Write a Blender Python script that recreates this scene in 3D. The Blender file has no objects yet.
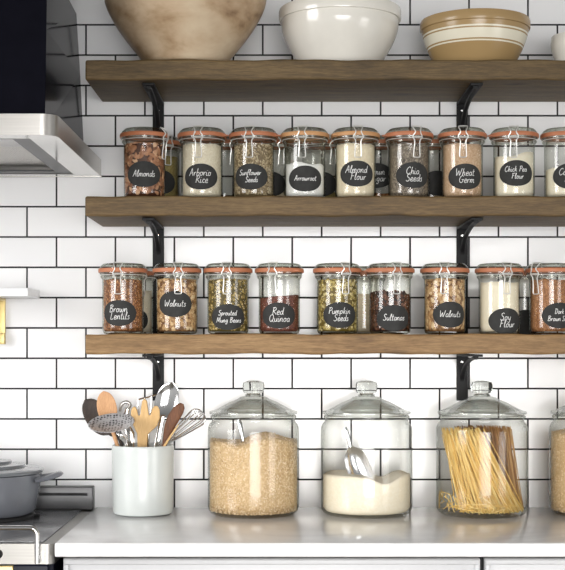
import bpy, bmesh, math, random
import numpy as np
from mathutils import Vector, Matrix

random.seed(7)
RNG = np.random.default_rng(7)
SC = bpy.context.scene
COL = SC.collection
PI = math.pi

# ------------------------------------------------------------------ measures
DIST, FOC, CX, HOR = 3.41, 1322.0, 282.5, 345.0
COUNTER = 0.91
EYE = COUNTER + 0.418


def at(px, py, y):
    """A point of the photograph brought back to the room, on the plane y."""
    s = (DIST + y) / FOC
    return Vector(((px - CX) * s, y, EYE - (py - HOR) * s))


# ------------------------------------------------------------------ materials
def srgb(r, g, b):
    def f(c):
        c /= 255.0
        return c / 12.92 if c <= 0.04045 else ((c + 0.055) / 1.055) ** 2.4
    return (f(r), f(g), f(b), 1.0)


class NT:
    def __init__(self, name):
        self.m = bpy.data.materials.new(name)
        self.m.use_nodes = True
        self.t = self.m.node_tree
        self.t.nodes.clear()
        self.out = self.n('ShaderNodeOutputMaterial')

    def n(self, kind, **kw):
        nd = self.t.nodes.new(kind)
        for k, v in kw.items():
            if k.startswith('i_'):
                key = k[2:]
                key = int(key) if key.isdigit() else key.replace('_', ' ')
                nd.inputs[key].default_value = v
            else:
                setattr(nd, k, v)
        return nd

    def l(self, a, b):
        self.t.links.new(a, b)


def ramp_node(T, stops):
    r = T.n('ShaderNodeValToRGB')
    e = r.color_ramp.elements
    while len(e) < len(stops):
        e.new(0.5)
    for el, (p, c) in zip(e, stops):
        el.position = p
        el.color = c
    return r


def mat(name, color, rough=0.4, metal=0.0, var=0.06, scale=30.0, bump=0.0, coat=0.0, stretch=(1, 1, 1), spec=0.5):
    """Plain surface with a little procedural unevenness in tone and relief."""
    T = NT(name)
    p = T.n('ShaderNodeBsdfPrincipled')
    p.inputs['Roughness'].default_value = rough
    p.inputs['Metallic'].default_value = metal
    p.inputs['Coat Weight'].default_value = coat
    p.inputs['Specular IOR Level'].default_value = spec
    tc = T.n('ShaderNodeTexCoord')
    mp = T.n('ShaderNodeMapping')
    mp.inputs['Scale'].default_value = stretch
    T.l(tc.outputs['Object'], mp.inputs['Vector'])
    nz = T.n('ShaderNodeTexNoise', i_Scale=scale, i_Detail=4.0)
    T.l(mp.outputs['Vector'], nz.inputs['Vector'])
    a = tuple(min(1, c * (1 - var)) for c in color[:3]) + (1,)
    b = tuple(min(1, c * (1 + var)) for c in color[:3]) + (1,)
    r = ramp_node(T, [(0.3, a), (0.7, b)])
    T.l(nz.outputs['Fac'], r.inputs['Fac'])
    T.l(r.outputs['Color'], p.inputs['Base Color'])
    if bump:
        bp = T.n('ShaderNodeBump', i_Strength=1.0, i_Distance=bump)
        T.l(nz.outputs['Fac'], bp.inputs['Height'])
        T.l(bp.outputs['Normal'], p.inputs['Normal'])
    T.l(p.outputs['BSDF'], T.out.inputs['Surface'])
    return T.m


def mat_tile():
    T = NT('white_metro_tile')
    tc = T.n('ShaderNodeTexCoord')
    sep = T.n('ShaderNodeSeparateXYZ')
    T.l(tc.outputs['Object'], sep.inputs[0])
    bw, rh = 0.1520, 0.0782
    x0 = (56.5 - CX) / 387.7 + bw / 2
    z0 = EYE - (388.6 - HOR) / 387.7
    ax = T.n('ShaderNodeMath', operation='SUBTRACT')
    ax.inputs[1].default_value = x0 - 40 * bw
    az = T.n('ShaderNodeMath', operation='SUBTRACT')
    az.inputs[1].default_value = z0 - 40 * rh
    T.l(sep.outputs['X'], ax.inputs[0])
    T.l(sep.outputs['Z'], az.inputs[0])
    cb = T.n('ShaderNodeCombineXYZ')
    T.l(ax.outputs[0], cb.inputs['X'])
    T.l(az.outputs[0], cb.inputs['Y'])
    br = T.n('ShaderNodeTexBrick', offset=0.5, offset_frequency=2, squash=1.0)
    br.inputs['Scale'].default_value = 1.0
    br.inputs['Brick Width'].default_value = bw
    br.inputs['Row Height'].default_value = rh
    br.inputs['Mortar Size'].default_value = 0.0024
    br.inputs['Mortar Smooth'].default_value = 0.12
    br.inputs['Bias'].default_value = 0.0
    br.inputs['Color1'].default_value = (0.86, 0.865, 0.875, 1)
    br.inputs['Color2'].default_value = (0.91, 0.91, 0.915, 1)
    br.inputs['Mortar'].default_value = (0.022, 0.022, 0.024, 1)
    T.l(cb.outputs[0], br.inputs['Vector'])
    br2 = T.n('ShaderNodeTexBrick', offset=0.5, offset_frequency=2)
    for k in ('Scale', 'Brick Width', 'Row Height', 'Bias'):
        br2.inputs[k].default_value = br.inputs[k].default_value
    br2.inputs['Mortar Size'].default_value = 0.003
    br2.inputs['Mortar Smooth'].default_value = 1.0
    T.l(cb.outputs[0], br2.inputs['Vector'])
    p = T.n('ShaderNodeBsdfPrincipled')
    T.l(br.outputs['Color'], p.inputs['Base Color'])
    mr = T.n('ShaderNodeMapRange')
    mr.inputs['To Min'].default_value = 0.16
    mr.inputs['To Max'].default_value = 0.85
    T.l(br.outputs['Fac'], mr.inputs['Value'])
    T.l(mr.outputs[0], p.inputs['Roughness'])
    nz = T.n('ShaderNodeTexNoise', i_Scale=9.0, i_Detail=1.0)
    T.l(tc.outputs['Object'], nz.inputs['Vector'])
    b1 = T.n('ShaderNodeBump', i_Strength=0.25, i_Distance=0.004)
    T.l(nz.outputs['Fac'], b1.inputs['Height'])
    b2 = T.n('ShaderNodeBump', invert=True, i_Strength=0.8, i_Distance=0.002)
    T.l(br2.outputs['Fac'], b2.inputs['Height'])
    T.l(b1.outputs['Normal'], b2.inputs['Normal'])
    T.l(b2.outputs['Normal'], p.inputs['Normal'])
    T.l(p.outputs['BSDF'], T.out.inputs['Surface'])
    return T.m


def mat_wood(name, dark, mid, light, stretch=(1.4, 16, 16), rough=0.6, bump=0.0012, knots=True, scale=3.0, axis='X'):
    T = NT(name)
    tc = T.n('ShaderNodeTexCoord')
    mp = T.n('ShaderNodeMapping')
    mp.inputs['Scale'].default_value = stretch
    T.l(tc.outputs['Object'], mp.inputs['Vector'])
    n1 = T.n('ShaderNodeTexNoise', i_Scale=scale, i_Detail=8.0, i_Roughness=0.65, i_Distortion=0.8)
    T.l(mp.outputs['Vector'], n1.inputs['Vector'])
    n2 = T.n('ShaderNodeTexNoise', i_Scale=scale * 7, i_Detail=5.0, i_Roughness=0.7)
    T.l(mp.outputs['Vector'], n2.inputs['Vector'])
    mx = T.n('ShaderNodeMix', data_type='FLOAT')
    mx.inputs[0].default_value = 0.5
    T.l(n1.outputs['Fac'], mx.inputs[2])
    T.l(n2.outputs['Fac'], mx.inputs[3])
    r = ramp_node(T, [(0.33, dark), (0.5, mid), (0.66, light)])
    T.l(mx.outputs[0], r.inputs['Fac'])
    col = r.outputs['Color']
    if knots:
        mk = T.n('ShaderNodeMapping')
        mk.inputs['Scale'].default_value = (4.2, 9, 9)
        T.l(tc.outputs['Object'], mk.inputs['Vector'])
        vo = T.n('ShaderNodeTexVoronoi', i_Scale=1.0)
        T.l(mk.outputs['Vector'], vo.inputs['Vector'])
        rk = ramp_node(T, [(0.05, (0.30, 0.27, 0.25, 1)), (0.17, (1, 1, 1, 1))])
        T.l(vo.outputs['Distance'], rk.inputs['Fac'])
        mm = T.n('ShaderNodeMix', data_type='RGBA', blend_type='MULTIPLY')
        mm.inputs[0].default_value = 0.85
        T.l(col, mm.inputs[6])
        T.l(rk.outputs['Color'], mm.inputs[7])
        col = mm.outputs[2]
    p = T.n('ShaderNodeBsdfPrincipled')
    p.inputs['Roughness'].default_value = rough
    T.l(col, p.inputs['Base Color'])
    bp = T.n('ShaderNodeBump', i_Strength=0.7, i_Distance=bump)
    T.l(mx.outputs[0], bp.inputs['Height'])
    T.l(bp.outputs['Normal'], p.inputs['Normal'])
    T.l(p.outputs['BSDF'], T.out.inputs['Surface'])
    return T.m


def mat_glass(name, tint, edge, refl=0.075, power=4.0, edge_pow=2.2):
    """Thin clear wall: see-through with a mirror share growing at glancing angles."""
    T = NT(name)
    lw = T.n('ShaderNodeLayerWeight', i_Blend=0.5)
    pw = T.n('ShaderNodeMath', operation='POWER')
    pw.inputs[1].default_value = power
    T.l(lw.outputs['Facing'], pw.inputs[0])
    ma = T.n('ShaderNodeMath', operation='MULTIPLY_ADD', use_clamp=True)
    ma.inputs[1].default_value = 0.75
    ma.inputs[2].default_value = refl
    T.l(pw.outputs[0], ma.inputs[0])
    pe = T.n('ShaderNodeMath', operation='POWER')
    pe.inputs[1].default_value = edge_pow
    T.l(lw.outputs['Facing'], pe.inputs[0])
    mc = T.n('ShaderNodeMix', data_type='RGBA')
    mc.inputs[6].default_value = tint
    mc.inputs[7].default_value = edge
    T.l(pe.outputs[0], mc.inputs[0])
    tr = T.n('ShaderNodeBsdfTransparent')
    T.l(mc.outputs[2], tr.inputs['Color'])
    gl = T.n('ShaderNodeBsdfGlossy', i_Roughness=0.11)
    nz = T.n('ShaderNodeTexNoise', i_Scale=14.0, i_Detail=1.0)
    tc = T.n('ShaderNodeTexCoord')
    T.l(tc.outputs['Object'], nz.inputs['Vector'])
    bp = T.n('ShaderNodeBump', i_Strength=0.25, i_Distance=0.004)
    T.l(nz.outputs['Fac'], bp.inputs['Height'])
    T.l(bp.outputs['Normal'], gl.inputs['Normal'])
    ms = T.n('ShaderNodeMixShader')
    T.l(ma.outputs[0], ms.inputs[0])
    T.l(tr.outputs[0], ms.inputs[1])
    T.l(gl.outputs[0], ms.inputs[2])
    T.l(ms.outputs[0], T.out.inputs['Surface'])
    return T.m


def mat_solid_glass(name, tint):
    T = NT(name)
    g = T.n('ShaderNodeBsdfGlass', i_Roughness=0.0, i_IOR=1.45)
    nz = T.n('ShaderNodeTexNoise', i_Scale=20.0)
    r = ramp_node(T, [(0.0, tint), (1.0, tuple(c * 0.97 for c in tint[:3]) + (1,))])
    T.l(nz.outputs['Fac'], r.inputs['Fac'])
    T.l(r.outputs['Color'], g.inputs['Color'])
    T.l(g.outputs[0], T.out.inputs['Surface'])
    return T.m


def mat_grain(name, stops, rough=0.5, speck=0.0, speck_scale=600.0, bump=0.0, spec=0.4):
    """Dry food: colour from the tone stored with each grain, plus fine specks."""
    T = NT(name)
    at_ = T.n('ShaderNodeAttribute', attribute_name='tone')
    tc = T.n('ShaderNodeTexCoord')
    vo = T.n('ShaderNodeTexVoronoi', i_Scale=speck_scale)
    T.l(tc.outputs['Object'], vo.inputs['Vector'])
    sp = T.n('ShaderNodeSeparateColor')
    T.l(vo.outputs['Color'], sp.inputs[0])
    mx = T.n('ShaderNodeMix', data_type='FLOAT')
    mx.inputs[0].default_value = speck
    T.l(at_.outputs['Fac'], mx.inputs[2])
    T.l(sp.outputs[0], mx.inputs[3])
    r = ramp_node(T, stops)
    T.l(mx.outputs[0], r.inputs['Fac'])
    p = T.n('ShaderNodeBsdfPrincipled')
    p.inputs['Roughness'].default_value = rough
    p.inputs['Specular IOR Level'].default_value = spec
    T.l(r.outputs['Color'], p.inputs['Base Color'])
    if bump:
        bp = T.n('ShaderNodeBump', i_Strength=1.0, i_Distance=bump)
        T.l(vo.outputs['Distance'], bp.inputs['Height'])
        T.l(bp.outputs['Normal'], p.inputs['Normal'])
    T.l(p.outputs['BSDF'], T.out.inputs['Surface'])
    return T.m


def mat_marble():
    T = NT('white_marble')
    tc = T.n('ShaderNodeTexCoord')
    n1 = T.n('ShaderNodeTexNoise', i_Scale=2.2, i_Detail=7.0, i_Roughness=0.6, i_Distortion=1.6)
    T.l(tc.outputs['Object'], n1.inputs['Vector'])
    r = ramp_node(T, [(0.30, (0.74, 0.74, 0.745, 1)), (0.47, (0.87, 0.87, 0.87, 1)), (0.62, (0.92, 0.92, 0.92, 1))])
    T.l(n1.outputs['Fac'], r.inputs['Fac'])
    p = T.n('ShaderNodeBsdfPrincipled', i_Roughness=0.13)
    T.l(r.outputs['Color'], p.inputs['Base Color'])
    T.l(p.outputs['BSDF'], T.out.inputs['Surface'])
    return T.m


def mat_stripes():
    """Yellow stoneware with a broad cream band between narrow cream lines, in rings round the bowl."""
    T = NT('banded_yellow_stoneware')
    tc = T.n('ShaderNodeTexCoord')
    sep = T.n('ShaderNodeSeparateXYZ')
    T.l(tc.outputs['Object'], sep.inputs[0])
    mr = T.n('ShaderNodeMapRange')
    mr.inputs['From Max'].default_value = 0.14
    T.l(sep.outputs['Z'], mr.inputs['Value'])
    tan, cream = srgb(172, 144, 100), srgb(236, 230, 210)
    k = lambda z: z / 0.14
    r = ramp_node(T, [(0, tan), (k(.046), cream), (k(.0495), tan), (k(.053), cream), (k(.075), tan), (k(.0785), cream), (k(.0825), tan)])
    r.color_ramp.interpolation = 'CONSTANT'
    T.l(mr.outputs[0], r.inputs['Fac'])
    p = T.n('ShaderNodeBsdfPrincipled', i_Roughness=0.22)
    T.l(r.outputs['Color'], p.inputs['Base Color'])
    T.l(p.outputs['BSDF'], T.out.inputs['Surface'])
    return T.m


def mat_bowl_wood():
    T = NT('bleached_turned_wood')
    tc = T.n('ShaderNodeTexCoord')
    n1 = T.n('ShaderNodeTexNoise', i_Scale=8.0, i_Detail=4.0, i_Roughness=0.55, i_Distortion=0.2)
    mp = T.n('ShaderNodeMapping')
    mp.inputs['Scale'].default_value = (1, 1, 1.8)
    T.l(tc.outputs['Object'], mp.inputs['Vector'])
    T.l(mp.outputs['Vector'], n1.inputs['Vector'])
    r = ramp_node(T, [(0.30, srgb(128, 100, 74)), (0.40, srgb(180, 152, 120)), (0.52, srgb(206, 182, 152)), (0.68, srgb(220, 202, 174))])
    T.l(n1.outputs['Fac'], r.inputs['Fac'])
    p = T.n('ShaderNodeBsdfPrincipled', i_Roughness=0.36)
    T.l(r.outputs['Color'], p.inputs['Base Color'])
    T.l(p.outputs['BSDF'], T.out.inputs['Surface'])
    return T.m


def mat_brushed(name, color, rough=0.28, stretch=(2, 300, 300), metal=1.0):
    return mat(name, color, rough=rough, metal=metal, var=0.10, scale=3.0, stretch=stretch)


M = {}
M['tile'] = mat_tile()
M['floor'] = mat_wood('grey_floorboards', srgb(120, 105, 88), srgb(150, 134, 112), srgb(170, 154, 132), stretch=(1, 8, 8), knots=False)
M['shelf_top'] = mat_wood('oak_board_shaded', srgb(58, 46, 27), srgb(94, 75, 45), srgb(122, 100, 64))  # one wood for all; stronger light lower down is put into the board tones
M['shelf_mid'] = mat_wood('oak_board_part_shaded', srgb(66, 50, 29), srgb(98, 77, 46), srgb(126, 102, 65))
M['shelf_low'] = mat_wood('oak_board_lit', srgb(92, 67, 39), srgb(134, 103, 65), srgb(164, 132, 90))
M['iron'] = mat('black_iron', (0.010, 0.010, 0.011, 1), rough=0.55, var=0.2, spec=0.3)
M['screw'] = mat('bright_screw_steel', (0.8, 0.8, 0.8, 1), rough=0.25, metal=1.0)
M['marble'] = mat_marble()
M['cabinet'] = mat('pale_grey_paint', srgb(196, 197, 199), rough=0.4, var=0.02)
M['gap'] = mat('recess_shade', (0.03, 0.03, 0.032, 1), rough=0.8)  # near-black puts the shade of gaps and recesses into the colour
M['steel'] = mat_brushed('brushed_steel', (0.62, 0.60, 0.57, 1), rough=0.3)
M['steel_range'] = mat_brushed('range_steel', (0.36, 0.35, 0.33, 1), rough=0.38)
M['steel_v'] = mat_brushed('polished_steel', (0.72, 0.71, 0.69, 1), rough=0.14, stretch=(1, 1, 1))
M['chrome'] = mat('bright_chrome', (0.82, 0.82, 0.82, 1), rough=0.1, metal=1.0)
M['wire'] = mat('galvanised_wire', (0.86, 0.85, 0.82, 1), rough=0.3, metal=0.55)
M['hob'] = mat('dark_ceramic_glass', (0.17, 0.174, 0.185, 1), rough=0.18, var=0.1)
M['guard'] = mat('grey_metal_upstand', (0.075, 0.075, 0.078, 1), rough=0.35, metal=0.3)
M['navy'] = mat('navy_enamel', srgb(20, 22, 36), rough=0.3, spec=0.12)
M['black_enamel'] = mat('black_gloss_enamel', (0.006, 0.006, 0.010, 1), rough=0.13, var=0.1, spec=0.04)
M['brass'] = mat('brass', (0.66, 0.52, 0.24, 1), rough=0.42, metal=0.85)
M['white_paint'] = mat('white_gloss_paint', (0.84, 0.85, 0.87, 1), rough=0.3, var=0.01)
M['pot'] = mat('blue_grey_enamel', srgb(116, 119, 126), rough=0.18, var=0.04, coat=0.4)
M['pot_lid'] = mat('grey_green_enamel', srgb(118, 122, 126), rough=0.2, var=0.04, coat=0.4)
M['rubber_black'] = mat('black_cast_iron', (0.015, 0.015, 0.016, 1), rough=0.6)
M['crock'] = mat('pale_glazed_stoneware', srgb(208, 213, 211), rough=0.2, var=0.015)
M['white_ceramic'] = mat('white_glazed_ceramic', srgb(236, 233, 224), rough=0.14, var=0.02, coat=0.3)
M['stripes'] = mat_stripes()
M['bowlwood'] = mat_bowl_wood()
M['jar'] = mat_glass('clear_jar_glass', (0.955, 0.96, 0.94, 1), (0.42, 0.44, 0.36, 1), refl=0.065)
M['jarlid'] = mat_glass('clear_lid_glass', (0.93, 0.95, 0.91, 1), (0.36, 0.38, 0.32, 1), refl=0.10)
M['bigjar'] = mat_glass('clear_canister_glass', (0.99, 0.992, 0.985, 1), (0.46, 0.48, 0.43, 1), refl=0.045)
M['biglid'] = mat_glass('clear_canister_lid_glass', (0.95, 0.96, 0.95, 1), (0.56, 0.58, 0.55, 1), refl=0.10, edge_pow=2.6)
M['knobglass'] = mat_solid_glass('solid_knob_glass', (0.95, 0.965, 0.95, 1))
M['seal'] = mat('orange_rubber', srgb(184, 116, 80), rough=0.5, var=0.08)
M['seal_pale'] = mat('faded_rubber', srgb(198, 148, 100), rough=0.5, var=0.08)
M['chalk_board'] = mat('black_chalkboard_sticker', (0.024, 0.024, 0.023, 1), rough=0.75, var=0.25, scale=60)
M['chalk'] = mat('white_chalk', (0.74, 0.74, 0.73, 1), rough=0.9, var=0.12, scale=200)
M['wood_light'] = mat_wood('pale_beech', srgb(182, 132, 88), srgb(204, 156, 112), srgb(220, 176, 132), stretch=(14, 14, 1.5), knots=False, scale=6, bump=0.0003)
M['wood_yellow'] = mat_wood('yellow_boxwood', srgb(194, 152, 96), srgb(212, 174, 118), srgb(226, 192, 140), stretch=(14, 14, 1.5), knots=False, scale=6, bump=0.0003)
M['wood_brown'] = mat_wood('red_brown_walnut', srgb(72, 42, 25), srgb(104, 64, 38), srgb(132, 86, 54), stretch=(14, 14, 1.5), knots=False, scale=6, bump=0.0003)
M['wood_dark'] = mat_wood('dark_wenge', srgb(36, 27, 22), srgb(52, 40, 32), srgb(70, 54, 44), stretch=(14, 14, 1.5), knots=False, scale=6, bump=0.0003)
M['scoop'] = mat('scoop_steel', (0.72, 0.73, 0.75, 1), rough=0.2, metal=1.0)


# ------------------------------------------------------------------ mesh helpers
def link(o, parent=None):
    COL.objects.link(o)
    if parent:
        o.parent = parent
    return o


def mk(name, verts, faces, material, parent=None, smooth=40, loc=None):
    me = bpy.data.meshes.new(name)
    me.from_pydata([tuple(v) for v in verts], [], faces)
    bm = bmesh.new()
    bm.from_mesh(me)
    bmesh.ops.recalc_face_normals(bm, faces=bm.faces)
    bm.to_mesh(me)
    bm.free()
    if smooth:
        me.shade_smooth()
        me.set_sharp_from_angle(angle=math.radians(smooth))
    me.materials.append(material)
    o = bpy.data.objects.new(name, me)
    if loc is not None:
        o.location = loc
    return link(o, parent)


def tag(o, label=None, cat=None, group=None, kind=None):
    if label:
        o['label'] = label
    if cat:
        o['category'] = cat
    if group:
        o['group'] = group
    if kind:
        o['kind'] = kind
    return o


def empty(name, loc, label, cat, group=None):
    o = bpy.data.objects.new(name, None)
    o.empty_display_size = 0.02
    o.location = loc
    link(o)
    return tag(o, label, cat, group)


class MB:
    def __init__(self):
        self.v, self.f = [], []

    def add(self, v, f):
        b = len(self.v)
        self.v += [Vector(p) for p in v]
        self.f += [tuple(i + b for i in q) for q in f]
        return self

    def box(self, x0, x1, y0, y1, z0, z1, bev=0.0):
        bm = bmesh.new()
        bmesh.ops.create_cube(bm, size=1.0)
        for v in bm.verts:
            v.co = Vector(((x0 + x1) / 2 + v.co.x * (x1 - x0), (y0 + y1) / 2 + v.co.y * (y1 - y0), (z0 + z1) / 2 + v.co.z * (z1 - z0)))
        if bev:
            bmesh.ops.bevel(bm, geom=bm.edges[:], offset=bev, segments=3, affect='EDGES', profile=0.5)
        bm.verts.index_update()
        self.add([v.co.copy() for v in bm.verts], [[v.index for v in f.verts] for f in bm.faces])
        bm.free()
        return self

    def lathe(self, prof, seg=48, c=(0, 0, 0), a0=0.0, a1=2 * PI):
        """Profile of (radius, height); radius 0 closes to a pole."""
        full = abs(a1 - a0 - 2 * PI) < 1e-6
        n = seg if full else seg + 1
        v, rows = [], []
        for r, z in prof:
            if r < 1e-7:
                rows.append([len(v)])
                v.append((c[0], c[1], c[2] + z))
            else:
                row = []
                for k in range(n):
                    a = a0 + (a1 - a0) * k / seg
                    row.append(len(v))
                    v.append((c[0] + r * math.cos(a), c[1] + r * math.sin(a), c[2] + z))
                rows.append(row)
        f = []
        m = n if full else n - 1
        for A, B in zip(rows, rows[1:]):
            for k in range(m):
                k2 = (k + 1) % n
                if len(A) == 1 and len(B) == 1:
                    continue
                if len(A) == 1:
                    f.append((A[0], B[k], B[k2]))
                elif len(B) == 1:
                    f.append((A[k], B[0], A[k2]))
                else:
                    f.append((A[k], B[k], B[k2], A[k2]))
        return self.add(v, f)

    def sweep(self, path, w, t=None, normal=(0, -1, 0), dish=None, seg=12, closed=False):
        """Elliptical section (half width w, half thickness t) carried along a path."""
        P = [Vector(p) for p in path]
        n = len(P)
        if t is None:
            t = w
        if not hasattr(w, '__len__'):
            w = [w] * n
        if not hasattr(t, '__len__'):
            t = [t] * n
        N0 = Vector(normal)
        v, f = [], []
        for i in range(n):
            if closed:
                tg = P[(i + 1) % n] - P[i - 1]
            else:
                tg = P[min(i + 1, n - 1)] - P[max(i - 1, 0)]
            tg.normalize()
            side = tg.cross(N0)
            if side.length < 1e-3:
                side = tg.cross(Vector((0.3, 0.2, 1)))
            side.normalize()
            nn = side.cross(tg).normalized()
            for k in range(seg):
                a = 2 * PI * k / seg
                q = P[i] + side * (w[i] * math.cos(a)) + nn * (t[i] * math.sin(a))
                if dish is not None:
                    q -= nn * (dish[i] * (1 - math.cos(a) ** 2))
                v.append(q)
        m = n if closed else n - 1
        for i in range(m):
            j = (i + 1) % n
            for k in range(seg):
                k2 = (k + 1) % seg
                f.append((i * seg + k, i * seg + k2, j * seg + k2, j * seg + k))
        if not closed:
            f.append(tuple(range(seg - 1, -1, -1)))
            f.append(tuple((n - 1) * seg + k for k in range(seg)))
        return self.add(v, f)

    def tube(self, path, r, seg=8, closed=False):
        """Round wire with a frame carried smoothly round its bends."""
        P = [Vector(p) for p in path]
        n = len(P)
        v, f = [], []
        prev = None
        for i in range(n):
            tg = (P[(i + 1) % n] - P[i - 1]) if closed else (P[min(i + 1, n - 1)] - P[max(i - 1, 0)])
            tg.normalize()
            if prev is None:
                ref = Vector((0, 0, 1)) if abs(tg.z) < 0.8 else Vector((1, 0, 0))
                s = tg.cross(ref).normalized()
            else:
                s = (prev - tg * prev.dot(tg)).normalized()
            prev = s
            u = tg.cross(s)
            rr = r[i] if hasattr(r, '__len__') else r
            for k in range(seg):
                a = 2 * PI * k / seg
                v.append(P[i] + s * (rr * math.cos(a)) + u * (rr * math.sin(a)))
        m = n if closed else n - 1
        for i in range(m):
            j = (i + 1) % n
            for k in range(seg):
                k2 = (k + 1) % seg
                f.append((i * seg + k, i * seg + k2, j * seg + k2, j * seg + k))
        if not closed:
            f.append(tuple(range(seg - 1, -1, -1)))
            f.append(tuple((n - 1) * seg + k for k in range(seg)))
        return self.add(v, f)

    def prism(self, pts, d, axis_dir):
        """A flat outline given as 3-D points, thickened along a direction."""
        n = len(pts)
        D = Vector(axis_dir) * d
        A = [Vector(p) for p in pts]
        f = [tuple(range(n)), tuple(range(2 * n - 1, n - 1, -1))]
        for k in range(n):
            k2 = (k + 1) % n
            f.append((k, k2, n + k2, n + k))
        return self.add(A + [p + D for p in A], f)

    def build(self, name, material, parent=None, smooth=40, loc=None):
        return mk(name, self.v, self.f, material, parent, smooth, loc)


def smooth_path(pts, sub=6, closed=False):
    P = [Vector(p) for p in pts]
    n = len(P)
    out = []
    m = n if closed else n - 1
    for i in range(m):
        p0 = P[(i - 1) % n] if closed or i > 0 else P[0] * 2 - P[1]
        p1, p2 = P[i], P[(i + 1) % n]
        p3 = P[(i + 2) % n] if closed or i + 2 < n else P[-1] * 2 - P[-2]
        for k in range(sub):
            t = k / sub
            out.append(0.5 * ((2 * p1) + (p2 - p0) * t + (2 * p0 - 5 * p1 + 4 * p2 - p3) * t * t + (3 * p1 - p0 - 3 * p2 + p3) * t ** 3))
    if not closed:
        out.append(P[-1])
    return out


def bevel_mod(o, w, seg=2):
    b = o.modifiers.new('soft_edge', 'BEVEL')
    b.width = w
    b.segments = seg
    b.limit_method = 'ANGLE'
    return o


# ------------------------------------------------------------------ the setting
tag(MB().box(-1.7, 1.3, 0.0, 0.12, 0.0, 2.5).build('wall_back', M['tile'], smooth=0), kind='structure')
tag(MB().box(-2.6, 2.6, -4.6, 0.12, -0.05, 0.0).build('floor', M['floor'], smooth=0), kind='structure')

# ------------------------------------------------------------------ shelves and brackets
SHELF_D = 0.29
shelf_z = [(EYE + 0.626, EYE + 0.674), (EYE + 0.3045, EYE + 0.3517), (EYE - 0.0212, EYE + 0.026)]
XL, XR = -0.466, 0.95


def shelf(z0, z1, m, label, shift):
    nx, rnd = 60, random.Random(shift)
    mb = MB().box(XL, XR, -SHELF_D, -0.002, z0, z1)
    me_o = mb.build('wooden_shelf', m, smooth=30)
    bm = bmesh.new()
    bm.from_mesh(me_o.data)
    bmesh.ops.bevel(bm, geom=bm.edges[:], offset=0.005, segments=3, affect='EDGES', profile=0.5)
    bmesh.ops.subdivide_edges(bm, edges=[e for e in bm.edges if abs((e.verts[0].co - e.verts[1].co).x) > 0.5], cuts=nx, use_grid_fill=True)
    for v in bm.verts:                       # hand-sawn, slightly wavy edges
        if v.co.y < -0.2:
            v.co.z += 0.0011 * math.sin(v.co.x * 23 + shift) + 0.0007 * math.sin(v.co.x * 61 + 2 * shift)
            v.co.y += 0.0015 * math.sin(v.co.x * 17 + 3 * shift)
    for v in bm.verts:
        v.co.x -= XL
        v.co.z -= z0
    bm.to_mesh(me_o.data)
    bm.free()
    me_o.location = (XL, 0, z0)
    return tag(me_o, label, 'shelf', 'wooden wall shelves')


for (z0, z1), m, lab, s in zip(shelf_z, ('shelf_top', 'shelf_mid', 'shelf_low'), (
        'thick wooden shelf in a shaded tone, carrying the mixing bowls, highest of three',
        'thick brown wooden shelf in a shaded tone, in the middle, carrying the jars from Almonds to Coconut Flour',
        'wooden shelf in a brighter-lit tone, lowest of three, carrying jars above the counter'), (1, 2, 3)):
    shelf(z0, z1, M[m], lab, s)


def bracket(x, ztop, drop, label):
    e = empty('shelf_bracket', (x, 0, ztop), label, 'bracket', 'black iron shelf brackets')
    hw = 0.0145
    MB().box(-hw, hw, -0.008, -0.001, -drop, -0.001, 0.0012).build('wall_strap', M['iron'], e)
    MB().box(-hw, hw, -0.262, -0.008, -0.007, -0.001, 0.0012).build('shelf_arm', M['iron'], e)
    path = []
    for k in range(17):
        a = PI / 2 * k / 16
        path.append((0, -0.252 + 0.246 * math.sin(a) ** 1.15, -0.010 - 0.062 * (1 - math.cos(a)) ** 1.1))
    MB().sweep(path, 0.0065, 0.004, normal=(0, -0.7, -0.7), seg=8).build('curved_brace', M['iron'], e)
    sc = MB().lathe([(0, 0.003), (0.003, 0.0026), (0.0042, 0.001), (0.0042, 0)], 14).build('screw', M['screw'], e)
    sc.rotation_euler = (PI / 2, 0, 0)
    sc.location = (-0.001, -0.008, -0.022)
    return e


xbl, xbr = (158.5 - CX) / 387.7, (462 - CX) / 387.7
gaps = [shelf_z[0][0] - shelf_z[1][1] - 0.001, shelf_z[1][0] - shelf_z[2][1] - 0.001, 0.122]
where = [('under the bowl shelf, above the Almonds jar', 'under the bowl shelf, above the Wheat Germ jar'),
         ('under the middle shelf, above the Walnuts jar beside Brown Lentils', 'under the middle shelf, above the Walnuts jar beside Soy Flour'),
         ('under the lowest shelf, ending behind the kitchen utensils', 'under the lowest shelf, ending behind the pasta jar lid')]
for i in range(3):
    for x, w in zip((xbl, xbr), where[i]):
        bracket(x, shelf_z[i][0], gaps[i], 'black iron bracket ' + w)

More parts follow.
